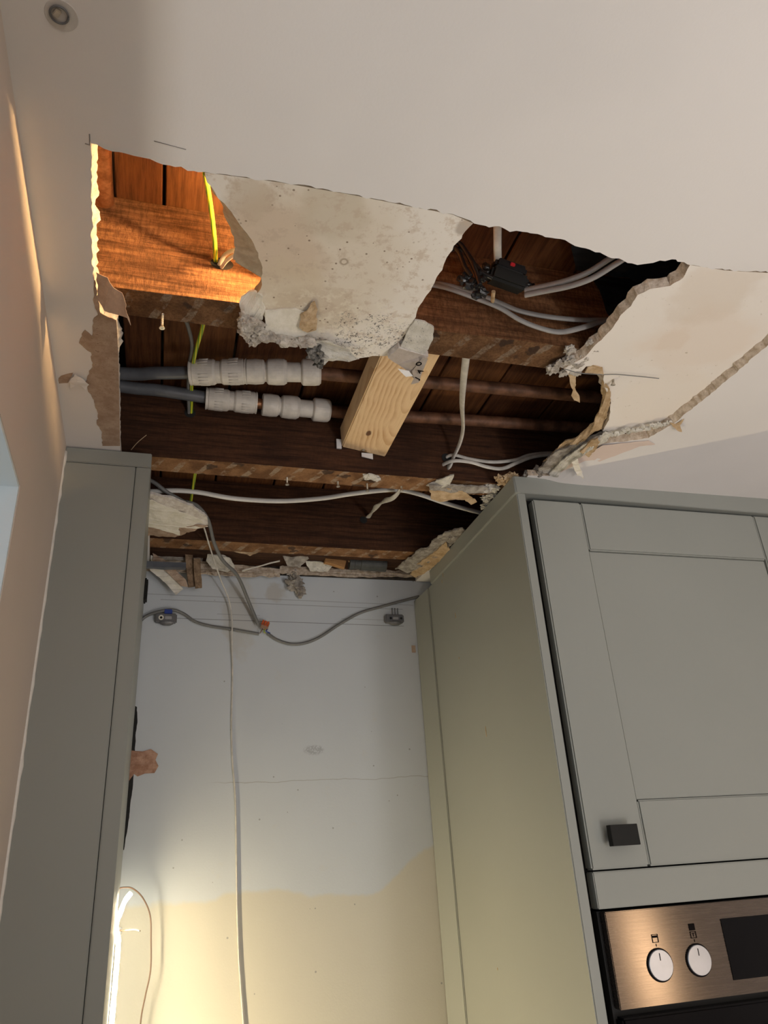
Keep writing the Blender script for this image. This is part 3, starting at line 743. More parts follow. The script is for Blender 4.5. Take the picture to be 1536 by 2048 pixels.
def reducer(a, b, R, label):
    t, part, L = coupler('push_fit_reducer', a, b, R, label)
    part('barrel', 0, L, [(.01, .70), (.02, .76), (.98, .76), (.99, .70)])
    part('release_collar', 0, L * .24, [(0, .84), (.04, .94), (.5, .98), (.92, .93), (1, .82)])
    part('screw_collar', L * .27, L * .54, [(0, .84), (.08, .97), (.5, 1.02), (.85, 1.0), (1, .86)])
    part('end_collar', L * .73, L, [(0, .80), (.07, .98), (.12, 1.02), (.7, 1.02), (.9, .98), (1, .84)])
    return t
zf = zp
straight(pA(382, 745), pA(492, 743), .0228, 'ribbed white push-fit coupler on the upper grey pipe')
reducer(pA(493, 743), pA(642, 745), .0228, 'smooth white push-fit fitting joining the upper pipe, part-hidden by mouldy plaster')
straight(pA(413, 797), pA(512, 806), .0207, 'ribbed white push-fit coupler on the lower grey pipe')
reducer(pA(524, 809), pA(660, 822), .0218, 'smooth white push-fit fitting with a copper stub at the left, on the lower pipe')
pipe_run('copper_stub', [pA(500, 805), pA(535, 810)], .010, M_copper, 'short copper stub between the two lower white fittings')
pipe_run('old_pipe', [pA(630, 745), pA(700, 752), pA(900, 768), pA(1200, 795), pA(1500, 820)], .0118, M_copdirty, 'upper dusty brown copper pipe running right from the white fittings')
pipe_run('old_pipe', [pA(645, 821), pA(720, 828), pA(900, 838), pA(1200, 858), pA(1500, 878)], .0118, M_copdirty, 'lower dusty brown copper pipe running right from the white fittings')
z = 2.535
pipe_run('copper_pipe', [P(202, 180, z=z), P(203, 300, z=z), P(207, 375, z=z), P(210, 404, z=z)], .0118, M_copper, 'orange-lit copper pipe at the left end of the hole')

# ------------------------------------------------------------ new pine batten
x0, x1 = .2893, .3747; y0, y1 = J1b + .001, J2a - .001
bm = bmesh.new()
zl, zr, hh = 2.4642, 2.4505, .044
hexa(bm, [(x0, y0, zl), (x0, y1, zl), (x1, y1, zr), (x1, y0, zr), (x0 - .002, y0, zl + hh), (x0 - .002, y1, zl + hh), (x1 - .002, y1, zr + hh), (x1 - .002, y0, zr + hh)])
bmesh.ops.bevel(bm, geom=bm.edges[:], offset=.002, segments=2, affect='EDGES')
bat = thing('pine_batten', 'new pale pine batten fixed across the hole between two old joists', 'timber', ((x0 + x1) / 2, (y0 + y1) / 2, 2.45))
obj('batten', bm, M_pine, bat)
bm = bmesh.new(); box(bm, (x0 - .011, y1 - .006, 2.458), (x0 - .0015, y1 - .003, 2.478)); obj('paper_label', bm, M_tape, bat)
bm = bmesh.new(); c_ = P(735, 911, y=y1 - .002)
hexa(bm, [c_ + Vector((-.012, -.002, -.004)), c_ + Vector((-.012, 0, -.004)), c_ + Vector((.010, 0, -.008)), c_ + Vector((.010, -.002, -.008)), c_ + Vector((-.012, -.002, .004)), c_ + Vector((-.012, 0, .004)), c_ + Vector((.010, 0, .004)), c_ + Vector((.010, -.002, .004))])
obj('paper_label', bm, M_tape, bat)
bm = bmesh.new(); c_ = P(727, 900, z=2.4572); lathe(bm, [(0, .0028), (.0012, .0028), (.0012, .001)], c_, c_ - Vector((0, 0, 1)), 14); obj('screw_head', bm, M_screw, bat)

# ------------------------------------------------------------ cables
def cable(name, pts, r, m, label, cat='cable', group=None, n=10, **kw):
    bm = bmesh.new(); tube(bm, spline(pts, n), r, 12, **kw); o = obj(name, bm, m); tag(o, label, cat, group); return o
YJ1 = J1a - .004
cable('earth_wire', [P(410, 345, y=.60), P(418, 390, y=.66), P(425, 440, y=.70), P(430, 490, y=.735), P(431, 530, y=J1a + .01), P(425, 560, y=J1b + .01), P(405, 655, y=.93), P(392, 700, y=1.01), P(384, 745, y=1.11), P(383, 800, y=1.17), P(383, 836, y=J2a + .01), P(388, 880, y=J2b + .005), P(391, 935, y=1.30), P(388, 960, y=1.34), P(380, 1012, y=1.42)], .0031, M_earth, 'yellow and green striped earth wire threading down through three joists at the left')
cable('grey_cable', [P(372, 640, y=.93), P(384, 690, y=1.00), P(377, 740, y=1.11), P(377, 800, y=1.17), P(378, 838, y=J2a + .01)], .003, M_darkcab, 'dark grey cable beside the earth wire above the white fittings')
cable('white_cable', [P(432, 540, y=J1a + .02), P(440, 527, y=J1a - .004), P(450, 510, y=.752), P(464, 502, y=.735), P(485, 498, y=.72), P(560, 500, y=.70)], .0028, M_whitecab, 'upper of two short white cable ends looping out of the joist beside the earth wire')
cable('white_cable', [P(437, 545, y=J1a + .02), P(446, 531, y=J1a - .009), P(455, 520, y=.744), P(470, 510, y=.726), P(485, 506, y=.71), P(560, 515, y=.69)], .0024, M_whitecab, 'lower of two short white cable ends looping out of the joist beside the earth wire')
# dark drilled hole in joist one and others
def hole(c, r, d, label, sx=1.0):
    bm = bmesh.new(); c = Vector(c)
    t = bmesh.new(); lathe(t, [(0, r * .98), (.0006, r), (.0008, r * .5)], c, c + Vector(d), 24)
    for v in t.verts: v.co.x = c.x + (v.co.x - c.x) * sx
    join(bm, t); tag(obj('drilled_hole', bm, M_dark), label, 'hole')
hole(P(444, 528, y=J1a - .0004), .010, (0, -1, 0), 'dark drilled hole in the lit joist where the earth wire enters', 1.5)
hole(P(380, 826, y=J2a - .0004), .010, (0, -1, 0), 'drilled hole behind the grey pipes where the earth wire enters', 1.0)
hole(P(893, 916, y=J2a - .0004), .010, (0, -1, 0), 'drilled hole in the middle joist where the flat white cable enters', 1.0)
hole(P(727, 1040, y=J3a - .0004), .009, (0, -1, 0), 'drilled hole in the back joist where the twisted white cable enters', 1.0)
# junction box
jb = thing('junction_box', 'black junction box with a red tab, hanging above the right opening', 'junction box', P(1015, 565, y=.70))
c0 = P(1014, 560, y=.705); R_ = Matrix.Rotation(math.radians(14), 3, 'Y') @ Matrix.Rotation(math.radians(30), 3, 'X')
def rb(sx, sy, sz, off, bev=.002, mi=0):
    bm = bmesh.new(); o = Vector(off); box(bm, c0 + o - Vector((sx, sy, sz)) / 2, c0 + o + Vector((sx, sy, sz)) / 2, bev)
    bmesh.ops.rotate(bm, verts=bm.verts, cent=c0, matrix=R_); return bm
obj('box_body', rb(.054, .034, .020, (0, 0, 0), .004), M_knob, jb)
obj('box_lid', rb(.046, .030, .014, (-.002, 0, .015), .004), plain('gloss_black_plastic', (.012, .012, .013), .3), jb)
bm = rb(.007, .002, .005, (-.002, -.016, .017), .0008); obj('red_tab', bm, M_red, jb)
for sx in (-1, 1):
    bm = bmesh.new(); e0 = c0 + R_ @ Vector((.029 * sx, -.002, 0))
    for k in range(5): lump(bm, e0 + Vector((random.uniform(-.006, .008), random.uniform(-.006, .006), random.uniform(-.009, .009))), (.006, .005, .006), 120 + k + sx, .5, 2)
    obj('cable_gland', bm, M_blackcab, jb, True)
cable('white_cable', [P(995, 400, y=.60), P(995, 455, y=.645), P(995, 500, y=.675), P(996, 530, y=.70)], .0055, M_whitecab, 'wide white cable dropping into the black junction box', flat=.55, side=(1, 0, 0))
cable('brown_cable', [P(987, 583, y=.70), P(986, 592, y=.71), P(985, 604, y=.745)], .0028, M_tan, 'short brown cable end under the junction box')
for i, (pts, lab) in enumerate((
    ([(905, 480), (922, 490), (938, 515), (952, 545), (960, 570)], 'black cable furthest right of the tangle beside the junction box'),
    ([(905, 492), (918, 505), (930, 535), (942, 552)], 'black cable furthest left of the tangle beside the junction box'),
    ([(900, 500), (912, 498), (930, 502), (950, 530), (970, 548), (985, 556)], 'black cable running from the hanging plasterboard edge into the junction box'))):
    cable('black_cable', [P(x, y, y=.68 + .004 * i) for x, y in pts], .0032, M_blackcab, lab)
bm = bmesh.new()
for k, (x, y) in enumerate(((925, 560), (935, 572), (945, 566), (955, 575), (962, 560), (958, 545), (930, 553), (965, 585), (952, 590))): lump(bm, P(x, y, y=.69), (.007, .006, .006), 140 + k, .6, 2)
tag(obj('cable_tie_tangle', bm, M_blackcab), 'glossy black knot of taped cable joints left of the junction box', 'cable joint')
gc = [([(820, 560), (866, 566), (900, 572), (955, 588), (1000, 606), (1040, 622), (1100, 634), (1170, 640), (1235, 638), (1300, 630)], 'upper grey cable sagging across the joist face below the junction box'),
      ([(820, 564), (866, 570), (900, 578), (950, 596), (1000, 616), (1040, 640), (1080, 656), (1120, 664), (1165, 655), (1200, 644), (1240, 640), (1300, 650)], 'lower grey cable sagging deeper across the joist face below the junction box')]
for i, (pts, lab) in enumerate(gc): cable('grey_cable', [P(x, y, y=.756 - .012 * i) for x, y in pts], .0048, M_greycab, lab, flat=.6)
gc = [([(1050, 580), (1080, 574), (1130, 562), (1175, 545), (1215, 520), (1240, 505), (1262, 490)], 'upper grey cable from the junction box to the right'),
      ([(1050, 590), (1085, 583), (1140, 572), (1185, 556), (1225, 532), (1252, 515), (1275, 500)], 'lower grey cable from the junction box to the right')]
for i, (pts, lab) in enumerate(gc): cable('grey_cable', [P(x, y, y=.70 - .0008 * (x - 1050) * .6) for x, y in pts], .0048, M_greycab, lab, flat=.7)
cable('white_cable', [P(934, 690, y=.84), P(932, 716, y=.88), P(927, 760, y=.95), P(924, 810, y=1.04), P(926, 855, y=1.12), P(920, 885, y=1.155), P(907, 915, y=1.18), P(899, 934, y=1.190), P(893, 925, y=J2a + .012)], .0062, M_whitecab, 'flat white cable hanging down right of the pine batten', flat=.45, side=(1, 0, 0), twist=4)
for i, (pts, lab) in enumerate((
    ([(890, 912), (905, 910), (940, 918), (985, 924), (1030, 920), (1060, 910), (1105, 906), (1160, 912)], 'upper white cable from the drilled hole to the right end of the hole'),
    ([(890, 918), (905, 922), (940, 924), (975, 934), (1005, 937), (1035, 925), (1065, 914), (1110, 909), (1160, 918)], 'lower white cable from the drilled hole to the right end of the hole'))):
    q = [P(x, y, y=J2a - .008 - .011 * i) for x, y in pts]; q[0].y = J2a + .01
    cable('white_cable', q, .0042, M_whitecab, lab, flat=.6)
cable('white_cable', [P(240, 984, y=1.36), P(303, 983, y=1.36), P(350, 981, y=1.36), P(400, 985, y=1.37), P(470, 997, y=1.38), P(560, 1002, y=1.40), P(640, 997, y=1.38), P(700, 988, y=1.35), P(760, 981, y=1.33), P(800, 980, y=1.32), P(840, 989, y=1.34), P(890, 1006, y=1.36), P(965, 1026, y=1.38), P(1050, 1040, y=1.40)], .0055, plain('bright_white_sheath', (.72, .70, .66), .45), 'long white cable waving across the dark bay behind the middle joist', flat=.7)
cable('white_cable', [P(803, 965, y=1.255), P(798, 982, y=1.29), P(785, 996, y=1.33), P(768, 1002, y=1.38), P(752, 1014, y=1.46), P(738, 1032, y=1.55), P(729, 1044, y=J3a + .004)], .0058, M_whitecab, 'short twisted white cable ending at the back joist', flat=.5, twist=25)
cable('dark_grey_cable', [P(250, 940, y=1.33), P(303, 962, y=1.34), P(335, 985, y=1.35), P(372, 1006, y=1.38)], .004, M_darkcab, 'dark grey cable slanting behind the left cabinet top')
cable('grey_cable', [P(372, 1004, y=1.39), P(395, 1012, y=1.42), P(416, 1040, y=1.46), P(428, 1085, y=1.53), P(445, 1120, y=1.58), P(470, 1145, y=1.62), P(483, 1168, y=1.655), P(498, 1205, y=1.69), P(517, 1250, y=1.706)], .0040, M_darkcab, 'thick grey cable dropping from the hanging chunk to the orange connector')
cable('cord', [P(395, 1030, y=1.43), P(408, 1055, y=1.46), P(420, 1095, y=1.55), P(440, 1155, y=1.66), P(458, 1200, y=1.700), P(464, 1240, y=W - .014), P(464, 1262, y=W - .014), P(464, 1300, y=W - .007), P(465, 1350, y=W - .004), P(463, 1450, y=W - .003), P(465, 1520, y=W - .003), P(471, 1600, y=W - .003), P(473, 1720, y=W - .003), P(474, 1800, y=W - .003), P(478, 1920, y=W - .003), P(488, 2060, y=W - .003)], .0017, M_whitecab, 'thin pale cord hanging down the full height of the alcove wall', 'cord')
yw = W - .007
cable('grey_cable', [P(270, 1255, y=yw + .002), P(290, 1234, y=yw), P(315, 1224, y=yw - .006), P(345, 1220, y=yw - .008), P(368, 1228, y=yw - .002), P(390, 1243, y=yw), P(420, 1252, y=yw), P(460, 1258, y=yw), P(495, 1264, y=yw), P(518, 1268, y=yw)], .0036, M_darkcab, 'grey cable across the alcove wall from the left bracket to the orange connector')
cable('grey_cable', [P(535, 1267, y=yw), P(555, 1280, y=yw), P(582, 1288, y=yw), P(610, 1286, y=yw), P(640, 1274, y=yw), P(680, 1248, y=yw), P(720, 1226, y=yw), P(760, 1214, y=yw), P(800, 1203, y=yw), P(838, 1193, y=yw)], .0036, M_darkcab, 'grey cable drooping from the orange connector to the right end of the wall')
# wall connector
cn = thing('wire_connector', 'orange lever connector joining the grey cables on the alcove wall', 'connector', P(529, 1254, y=W - .012))
c0 = P(530, 1251, y=W - .014); bm = bmesh.new(); box(bm, c0 - Vector((.009, .005, .009)), c0 + Vector((.009, .005, .009)), .001, rot=Matrix.Rotation(math.radians(20), 3, 'Y'))
cbx = obj('body', bm, plain('clear_grey_plastic', (.35, .22, .15), .2), cn)
for k in (-1, 0, 1):
    bm = bmesh.new(); q = c0 + Vector((.0058 * k, -.006, .004 - .002 * k)); box(bm, q - Vector((.0024, .0015, .006)), q + Vector((.0024, .0015, .006)), .0006, rot=Matrix.Rotation(math.radians(20), 3, 'Y')); obj('lever', bm, M_orange, cn)
for k, (m, dx) in enumerate(((M_brownwire, -.006), (M_earth, 0), (M_blue, .006))):
    bm = bmesh.new(); q = c0 + Vector((dx, -.002, -.009)); tube(bm, spline([q, q + Vector((-.003, -.002, -.006)), P(520 + 10 * k, 1266, y=yw)], 6), .0013, 8); obj('wire_tail', bm, m, cn)

# wall brackets
def bracket(x, y, label, blue):
    c0 = P(x, y, y=W - .010); t = thing('wall_bracket', label, 'bracket', c0)
    bm = bmesh.new(); box(bm, c0 + Vector((-.026, -.006, -.010)), c0 + Vector((.022, .0095, .011)), .0025)
    body = obj('body', bm, M_bracket, t)
    bm = bmesh.new(); t2 = bmesh.new(); lathe(t2, [(0, .018), (.004, .015), (.007, .009)], c0 + Vector((0, 0, -.009)), c0 + Vector((0, 0, -1)), 24)
    for v in t2.verts: v.co.y = c0.y + (v.co.y - c0.y) * .45
    join(bm, t2); obj('cam_housing', bm, M_bracket, t)
    for dx, m in ((-.013, M_screw if blue else M_bracket), (.014, M_bracket)):
        if blue and dx > 0: continue
        bm = bmesh.new(); q = c0 + Vector((dx, -.006, 0)); lathe(bm, [(0, .0058), (.0015, .0058), (.0015, .0035), (.0005, .003)], q, q + Vector((0, -1, 0)), 20); obj('screw_ring', bm, plain('pale_screw', (.8, .76, .66), .4) if blue else M_greypipe, t)
        bm = bmesh.new(); lathe(bm, [(0, .0028), (.0012, .0028)], q, q + Vector((0, -1, 0)), 12); obj('screw_recess', bm, M_dark, t)
    bm = bmesh.new(); q = c0 + Vector((.003 if blue else .0, -.0062, 0)); box(bm, q - Vector((.0075, .0008, .0035)), q + Vector((.0075, .0008, .0035)), .0007); obj('slot_plate', bm, plain('light_grey_slot', (.36, .36, .37), .4), t)
    if blue:
        bm = bmesh.new(); q = c0 + Vector((.002, -.004, .015)); box(bm, q - Vector((.009, .005, .005)), q + Vector((.009, .005, .005)), .001); obj('blue_clip', bm, M_blue, t)
    else:
        for dx in (-.004, .003, .010):
            bm = bmesh.new(); q = c0 + Vector((dx, .004, .011)); tube(bm, [q, q + Vector((0, 0, .019))], .0009, 6); obj('prong', bm, M_bracket, t)
bracket(334, 1237, 'grey cabinet hanging bracket with a blue clip and pale screw, left on the alcove wall', True)
bracket(790, 1238, 'grey cabinet hanging bracket with upright prongs, right on the alcove wall', False)

# nails and screws under the joists
for i, (x, y, y2, L, lab) in enumerate(((325, 643, 662, .020, 'long pale screw hanging from the first joist at the left'), (573, 957, 967, .013, 'leftmost screw under the middle joist, next to the pale paint drips'), (677, 959, 967, .009, 'short screw under the middle joist, second from the left'), (740, 955, 974, .014, 'screw under the middle joist below a lump of plaster'), (800, 976, 984, .007, 'short screw stub near the twisted white cable'))):
    yy = J1b - .012 if i == 0 else J2b - .012
    screw(Vector((P(x, y, z=JZ).x, yy, JZ + .004)), (.03, .02, -1), L + .004, label=lab)
bm = bmesh.new(); lump(bm, P(740, 953, z=JZ - .002), (.014, .010, .005), 301, .6); lump(bm, P(752, 957, z=JZ - .002), (.009, .007, .005), 302, .6)
frag('plaster_nub', bm, M_mould, 'small lump of plaster stuck under the middle joist', 'plaster')
# black sheet standing in for shade at the right end of the void
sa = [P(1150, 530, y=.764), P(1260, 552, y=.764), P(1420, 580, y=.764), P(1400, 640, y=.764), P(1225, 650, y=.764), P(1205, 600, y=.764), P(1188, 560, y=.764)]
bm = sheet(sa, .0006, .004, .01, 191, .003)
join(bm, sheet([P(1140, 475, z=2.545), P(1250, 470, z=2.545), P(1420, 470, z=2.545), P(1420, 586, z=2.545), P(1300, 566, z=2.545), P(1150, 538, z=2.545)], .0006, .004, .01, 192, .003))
tag(obj('black_shade_sheet', bm, M_dark), 'black sheet in place of the shade at the far right end of the upper opening', 'shade sheet')
# small straw-like splinter
bm = bmesh.new(); tube(bm, spline([P(262, 900, y=J2a - .003), P(275, 885, y=J2a - .008), P(293, 870, y=J2a - .012)], 5), .0006, 6)
tag(obj('splinter', bm, M_tan), 'thin pale splinter on the middle joist above the left cabinet', 'splinter')

# ------------------------------------------------------------ debris round the back of the hole
def yz(pts): return [P(x, y, y=q) for x, y, q in pts]
hc = thing('hanging_ceiling_chunk', 'broken ceiling chunk with cream paint hanging beside the top of the left cabinet', 'plasterboard', P(350, 1030, z=2.39))
obj('chunk_face', sheet(cz([(255, 1000, 2.395), (303, 1000, 2.395), (330, 1012, 2.395), (365, 1025, 2.393), (400, 1040, 2.390), (416, 1054, 2.386), (385, 1058, 2.384), (356, 1054, 2.382), (360, 1070, 2.378), (330, 1062, 2.380), (300, 1054, 2.383), (255, 1050, 2.383)]), .002, .003, .006, 201, .003), M_pale, hc)
obj('chunk_edge', sheet(cz([(255, 990, 2.400), (303, 988, 2.400), (340, 996, 2.399), (385, 1012, 2.396), (415, 1036, 2.392), (416, 1050, 2.388), (395, 1042, 2.391), (350, 1022, 2.395), (300, 1010, 2.396), (255, 1008, 2.396)]), .006, .002, .006, 202, .002), M_corewhite, hc)
obj('chunk_paper', sheet(cz([(255, 1050, 2.388), (300, 1050, 2.388), (340, 1058, 2.384), (395, 1050, 2.384), (416, 1052, 2.386), (385, 1062, 2.384), (350, 1075, 2.386), (300, 1072, 2.388), (255, 1075, 2.388)]), .002, .003, .006, 203, .003), M_paper, hc)
debris = [
 ([(286, 1085, 1.68), (330, 1082, 1.68), (372, 1090, 1.68), (410, 1100, 1.68), (405, 1122, 1.69), (350, 1120, 1.69), (286, 1118, 1.69)], M_greypl, .012, .004, 'dark grey broken lath bundle behind the left cabinet top'),
 ([(286, 1112, 1.70), (345, 1116, 1.70), (400, 1122, 1.70), (480, 1130, 1.70), (560, 1138, 1.70), (560, 1148, 1.70), (480, 1146, 1.70), (380, 1140, 1.70), (286, 1135, 1.70)], M_core, .010, .002, 'broken board edge lying along the top of the alcove wall on the left'),
 ([(560, 1136, 1.70), (640, 1140, 1.70), (700, 1144, 1.70), (830, 1146, 1.70), (840, 1154, 1.70), (700, 1154, 1.70), (620, 1150, 1.70), (560, 1147, 1.70)], M_core, .008, .0022, 'broken board edge lying along the top of the alcove wall on the right'),
 ([(460, 1086, 1.60), (478, 1074, 1.60), (495, 1070, 1.60), (520, 1082, 1.60), (545, 1098, 1.61), (520, 1104, 1.61), (500, 1112, 1.61), (490, 1108, 1.61), (462, 1102, 1.61)], M_tan, .002, .003, 'torn tan paper piece leaning on the back joist, left of the grey lump'),
 ([(415, 1108, 1.66), (440, 1105, 1.66), (462, 1118, 1.66), (470, 1135, 1.67), (455, 1145, 1.68), (425, 1138, 1.68), (412, 1122, 1.67)], M_mould, .004, .003, 'cream plaster flake beside the hanging grey cable'),
 ([(565, 1110, 1.65), (585, 1096, 1.64), (610, 1102, 1.64), (618, 1118, 1.65), (600, 1135, 1.67), (575, 1132, 1.67)], M_greypl, .010, .006, 'grey plaster lump on the back joist above the hanging one'),
 ([(610, 1122, 1.67), (640, 1124, 1.67), (665, 1132, 1.68), (655, 1144, 1.69), (620, 1142, 1.69)], M_mould, .006, .004, 'pale plaster crumble left of the orange wood offcut'),
 ([(690, 1112, 1.65), (712, 1104, 1.65), (726, 1108, 1.65), (718, 1118, 1.66), (700, 1128, 1.67)], M_tan, .003, .003, 'tan paper curl right of the orange wood offcut'),
 ([(302, 1110, 1.66), (318, 1118, 1.66), (345, 1148, 1.67), (366, 1178, 1.68), (352, 1190, 1.68), (330, 1165, 1.68), (300, 1140, 1.67)], M_pale, .003, .002, 'pale curved board flap hanging beside the left cabinet'),
 ([(305, 1106, 1.655), (330, 1120, 1.655), (372, 1160, 1.665), (376, 1174, 1.67), (362, 1172, 1.67), (335, 1146, 1.665), (305, 1122, 1.655)], M_paper, .006, .002, 'brown splintered edge of the pale curved flap beside the left cabinet'),
]
for i, (pts, m, th, cr, lab) in enumerate(debris): frag('debris_piece', sheet(yz(pts), th, .003, .006, 210 + i, cr), m, lab, 'debris')
# hanging lump on the wall
frag('hanging_plaster_lump', (lambda b: (lump(b, P(590, 1168, y=W - .012), (.022, .010, .018), 231, .6), lump(b, P(602, 1183, y=W - .012), (.012, .008, .012), 232, .8), lump(b, P(587, 1148, y=W - .014), (.012, .012, .012), 233, .7))[0])(bmesh.new()), M_greypl, 'ragged grey plaster lump hanging down over the top of the alcove wall', 'plaster')
def stick(a, b, w_, h_, m, name, label, tw=0.3):
    a = Vector(a); b = Vector(b); d = (b - a).normalized(); u = d.cross(Vector((0, 1, 0))).normalized() * w_ / 2; v = Vector((0, 1, 0)) * h_ / 2
    bm = bmesh.new(); hexa(bm, [a - u - v, a + u - v, a + u + v, a - u + v, b - u - v, b + u - v * .7, b + u * .8 + v, b - u + v])
    bmesh.ops.subdivide_edges(bm, edges=bm.edges[:], cuts=3, use_grid_fill=True)
    for q in bm.verts: q.co += noise.noise_vector(q.co * 60) * .0018
    o = obj(name, bm, m); tag(o, label, 'wood'); return o
M_splint = wood('splintered_lath_wood', (.12, .075, .045), (.36, .25, .16), 'y', .85, 60)
stick(P(376, 1095, y=1.67), P(384, 1172, y=1.69), .018, .010, M_splint, 'broken_lath', 'dark broken lath stub hanging beside the thin cord')
stick(P(394, 1118, y=1.665), P(397, 1176, y=1.685), .016, .008, M_splint, 'broken_lath', 'paler broken lath stub just right of the dark one')
M_off = wood('orange_wood_offcut', (.30, .14, .05), (.52, .29, .12), 'x', .7, 50)
stick(P(650, 1118, y=1.66), P(690, 1130, y=1.665), .020, .015, M_off, 'wood_offcut', 'short orange-brown wood offcut lying at the back of the hole')
stick(P(484, 1142, y=1.69), P(560, 1121, y=1.66), .003, .003, M_pale, 'thin_splinter', 'long thin pale splinter at the back edge of the hole')
stick(P(286, 1130, y=1.64), P(372, 1132, y=1.64), .014, .012, M_greypipe, 'grey_conduit', 'short grey conduit end beside the left cabinet top')
bm = bmesh.new(); lathe(bm, [(0, .006), (0, .016), (.012, .016), (.013, .0145), (.028, .0145), (.029, .0165), (.094, .0165), (.094, .006)], P(698, 1126, y=1.668), P(825, 1134, y=1.668), 28)
tag(obj('dark_duct', bm, M_duct), 'dark grey cylinder lying between the back joist and the wall', 'duct')
# lath wall plate behind joist three
bm = bmesh.new(); box(bm, (-.5, J3b + .002, JZ + .012), (.62, W - .002, JZ + .03)); tag(obj('wall_plate', bm, M_batten), 'dark timber wall plate behind the back joist', 'timber')
# right-hand debris along the cabinet cornice
dr = [
 ([(790, 1138, 2.402), (830, 1108, 2.404), (860, 1090, 2.404), (890, 1066, 2.404), (925, 1058, 2.402), (935, 1066, 2.400), (905, 1090, 2.398), (880, 1112, 2.398), (845, 1132, 2.398), (820, 1145, 2.400)], M_greypl, .004, .006, 'grey layered plaster shard along the cabinet cornice'),
 ([(820, 1150, 2.400), (835, 1128, 2.399), (870, 1104, 2.398), (892, 1086, 2.397), (900, 1100, 2.394), (872, 1130, 2.394), (850, 1146, 2.396), (832, 1156, 2.398)], M_tan, .004, .003, 'brown torn board edge along the cabinet cornice'),
 ([(858, 980, 2.404), (890, 976, 2.402), (925, 982, 2.400), (950, 998, 2.396), (954, 1004, 2.393), (942, 1010, 2.391), (930, 1000, 2.393), (905, 1000, 2.394), (880, 1004, 2.394), (862, 998, 2.397)], M_tan, .002, .002, 'torn tan paper tongue hanging from the middle joist at the right'),
 ([(852, 972, 2.408), (872, 962, 2.408), (900, 952, 2.406), (908, 950, 2.405), (900, 970, 2.402), (880, 976, 2.402)], M_mould, .003, .003, 'pale plaster flake above the tan paper tongue'),
 ([(858, 972, 2.402), (900, 970, 2.402), (975, 976, 2.402), (980, 986, 2.400), (920, 986, 2.400), (860, 980, 2.400)], M_greypl, .004, .002, 'grey plaster strip running from the tan paper tongue towards the cabinet'),
]
for i, (pts, m, th, cr, lab) in enumerate(dr): frag('debris_piece', sheet(cz(pts), th, .003, .005, 250 + i, cr), m, lab, 'debris')
for i, (spots, m, lab) in enumerate((
    (((892, 1080, .012), (905, 1070, .013), (915, 1062, .009), (900, 1095, .010), (882, 1088, .009)), M_greypl, 'clump of insulation and plaster against the cabinet cornice'),
    (((975, 975, .012), (985, 988, .011), (972, 995, .009), (990, 975, .010), (968, 1012, .008), (978, 1004, .009)), M_mould, 'clump of white plaster rubble at the front end of the cabinet cornice'),
    (((1008, 962, .012), (1018, 955, .011), (1028, 952, .008), (1000, 958, .010)), M_tan, 'brown plaster rubble above the tall cabinet corner'),
    (((1080, 945, .014), (1068, 950, .011), (1058, 948, .010), (1092, 935, .012)), M_greypl, 'dark grey rubble above the tall cabinet front corner'))):
    bm = bmesh.new()
    for k, (x, y, r) in enumerate(spots): lump(bm, P(x, y, z=2.409), (r, r * .9, r * .7), 270 + i * 9 + k, .8)
    frag('rubble_clump', bm, m, lab, 'debris')

# ------------------------------------------------------------ left cabinet
F = 1.159
lc = thing('tall_filler_cabinet', 'tall narrow grey-green cabinet panel at the left under the ceiling', 'cabinet', (-.125, F, 0))
def lb(x0, x1, xb0, xb1, y0, y1, z0, z1, nm, bev=.0012):
    bm = bmesh.new(); hexa(bm, [(x0, y0, z0), (x1, y0, z0), (xb1, y1, z0), (xb0, y1, z0), (x0, y0, z1), (x1, y0, z1), (xb1, y1, z1), (xb0, y1, z1)])
    if bev: bmesh.ops.bevel(bm, geom=bm.edges[:], offset=bev, segments=2, affect='EDGES')
    return obj(nm, bm, M_sage, lc)
XL = -.1885
lb(XL, -.0523, -.195, -.066, F + .0185, 1.712, .02, 2.3975, 'carcass', .0005)
lb(XL, -.0518, XL, -.0520, F, F + .018, 2.3708, 2.3978, 'top_rail')
lb(XL, -.0762, XL, -.0762, F, F + .018, .02, 2.3698, 'door_panel')
lb(-.0752, -.0520, -.0752, -.0522, F, F + .018, .02, 2.3698, 'side_stile')
# caulk line
bm = bmesh.new(); pts = []
for i in range(60):
    z = 2.388 - i * .016; pts.append((-.1885 + .0012 * noise.noise(Vector((i * .7, 0, 0))), F - .001, z))
tube(bm, pts, .0036, 8, wob=.5); obj('caulk_bead', bm, M_caulk, lc)
bm = bmesh.new()
for (x, y) in ((262, 1212),): 
    q = P(290, 1215, y=1.60); box(bm, (-.0655, 1.58, 2.28), (-.056, 1.61, 2.33), .003)
obj('side_clip', bm, M_knob, lc)

# exposed plaster patch & ragged gap on the back wall beside the cabinet
pw = [P(x, y, y=W - .0018) for x, y in ((250, 1500), (285, 1503), (302, 1498), (316, 1508), (311, 1520), (317, 1532), (309, 1546), (290, 1547), (275, 1553), (268, 1548), (255, 1566))]
tag(frag('exposed_plaster_patch', sheet(pw, .0006, .0013, .004, 281, 0), M_exposed, ''), 'patch of pink bare plaster showing on the alcove wall beside the left cabinet', 'plaster patch')
pw = [P(x + 4, y, y=W - .0008) for x, y in ((255, 1405), (270, 1414), (271, 1445), (267, 1470), (266, 1520), (262, 1570), (256, 1615), (250, 1665), (244, 1700), (236, 1700), (236, 1600), (245, 1500), (250, 1450))]
tag(frag('ragged_gap', sheet(pw, .0006, .0010, .006, 282, 0), M_dark, ''), 'ragged dark gap in the plaster along the left cabinet', 'gap')
q = P(828, 1298, y=W - .0006)
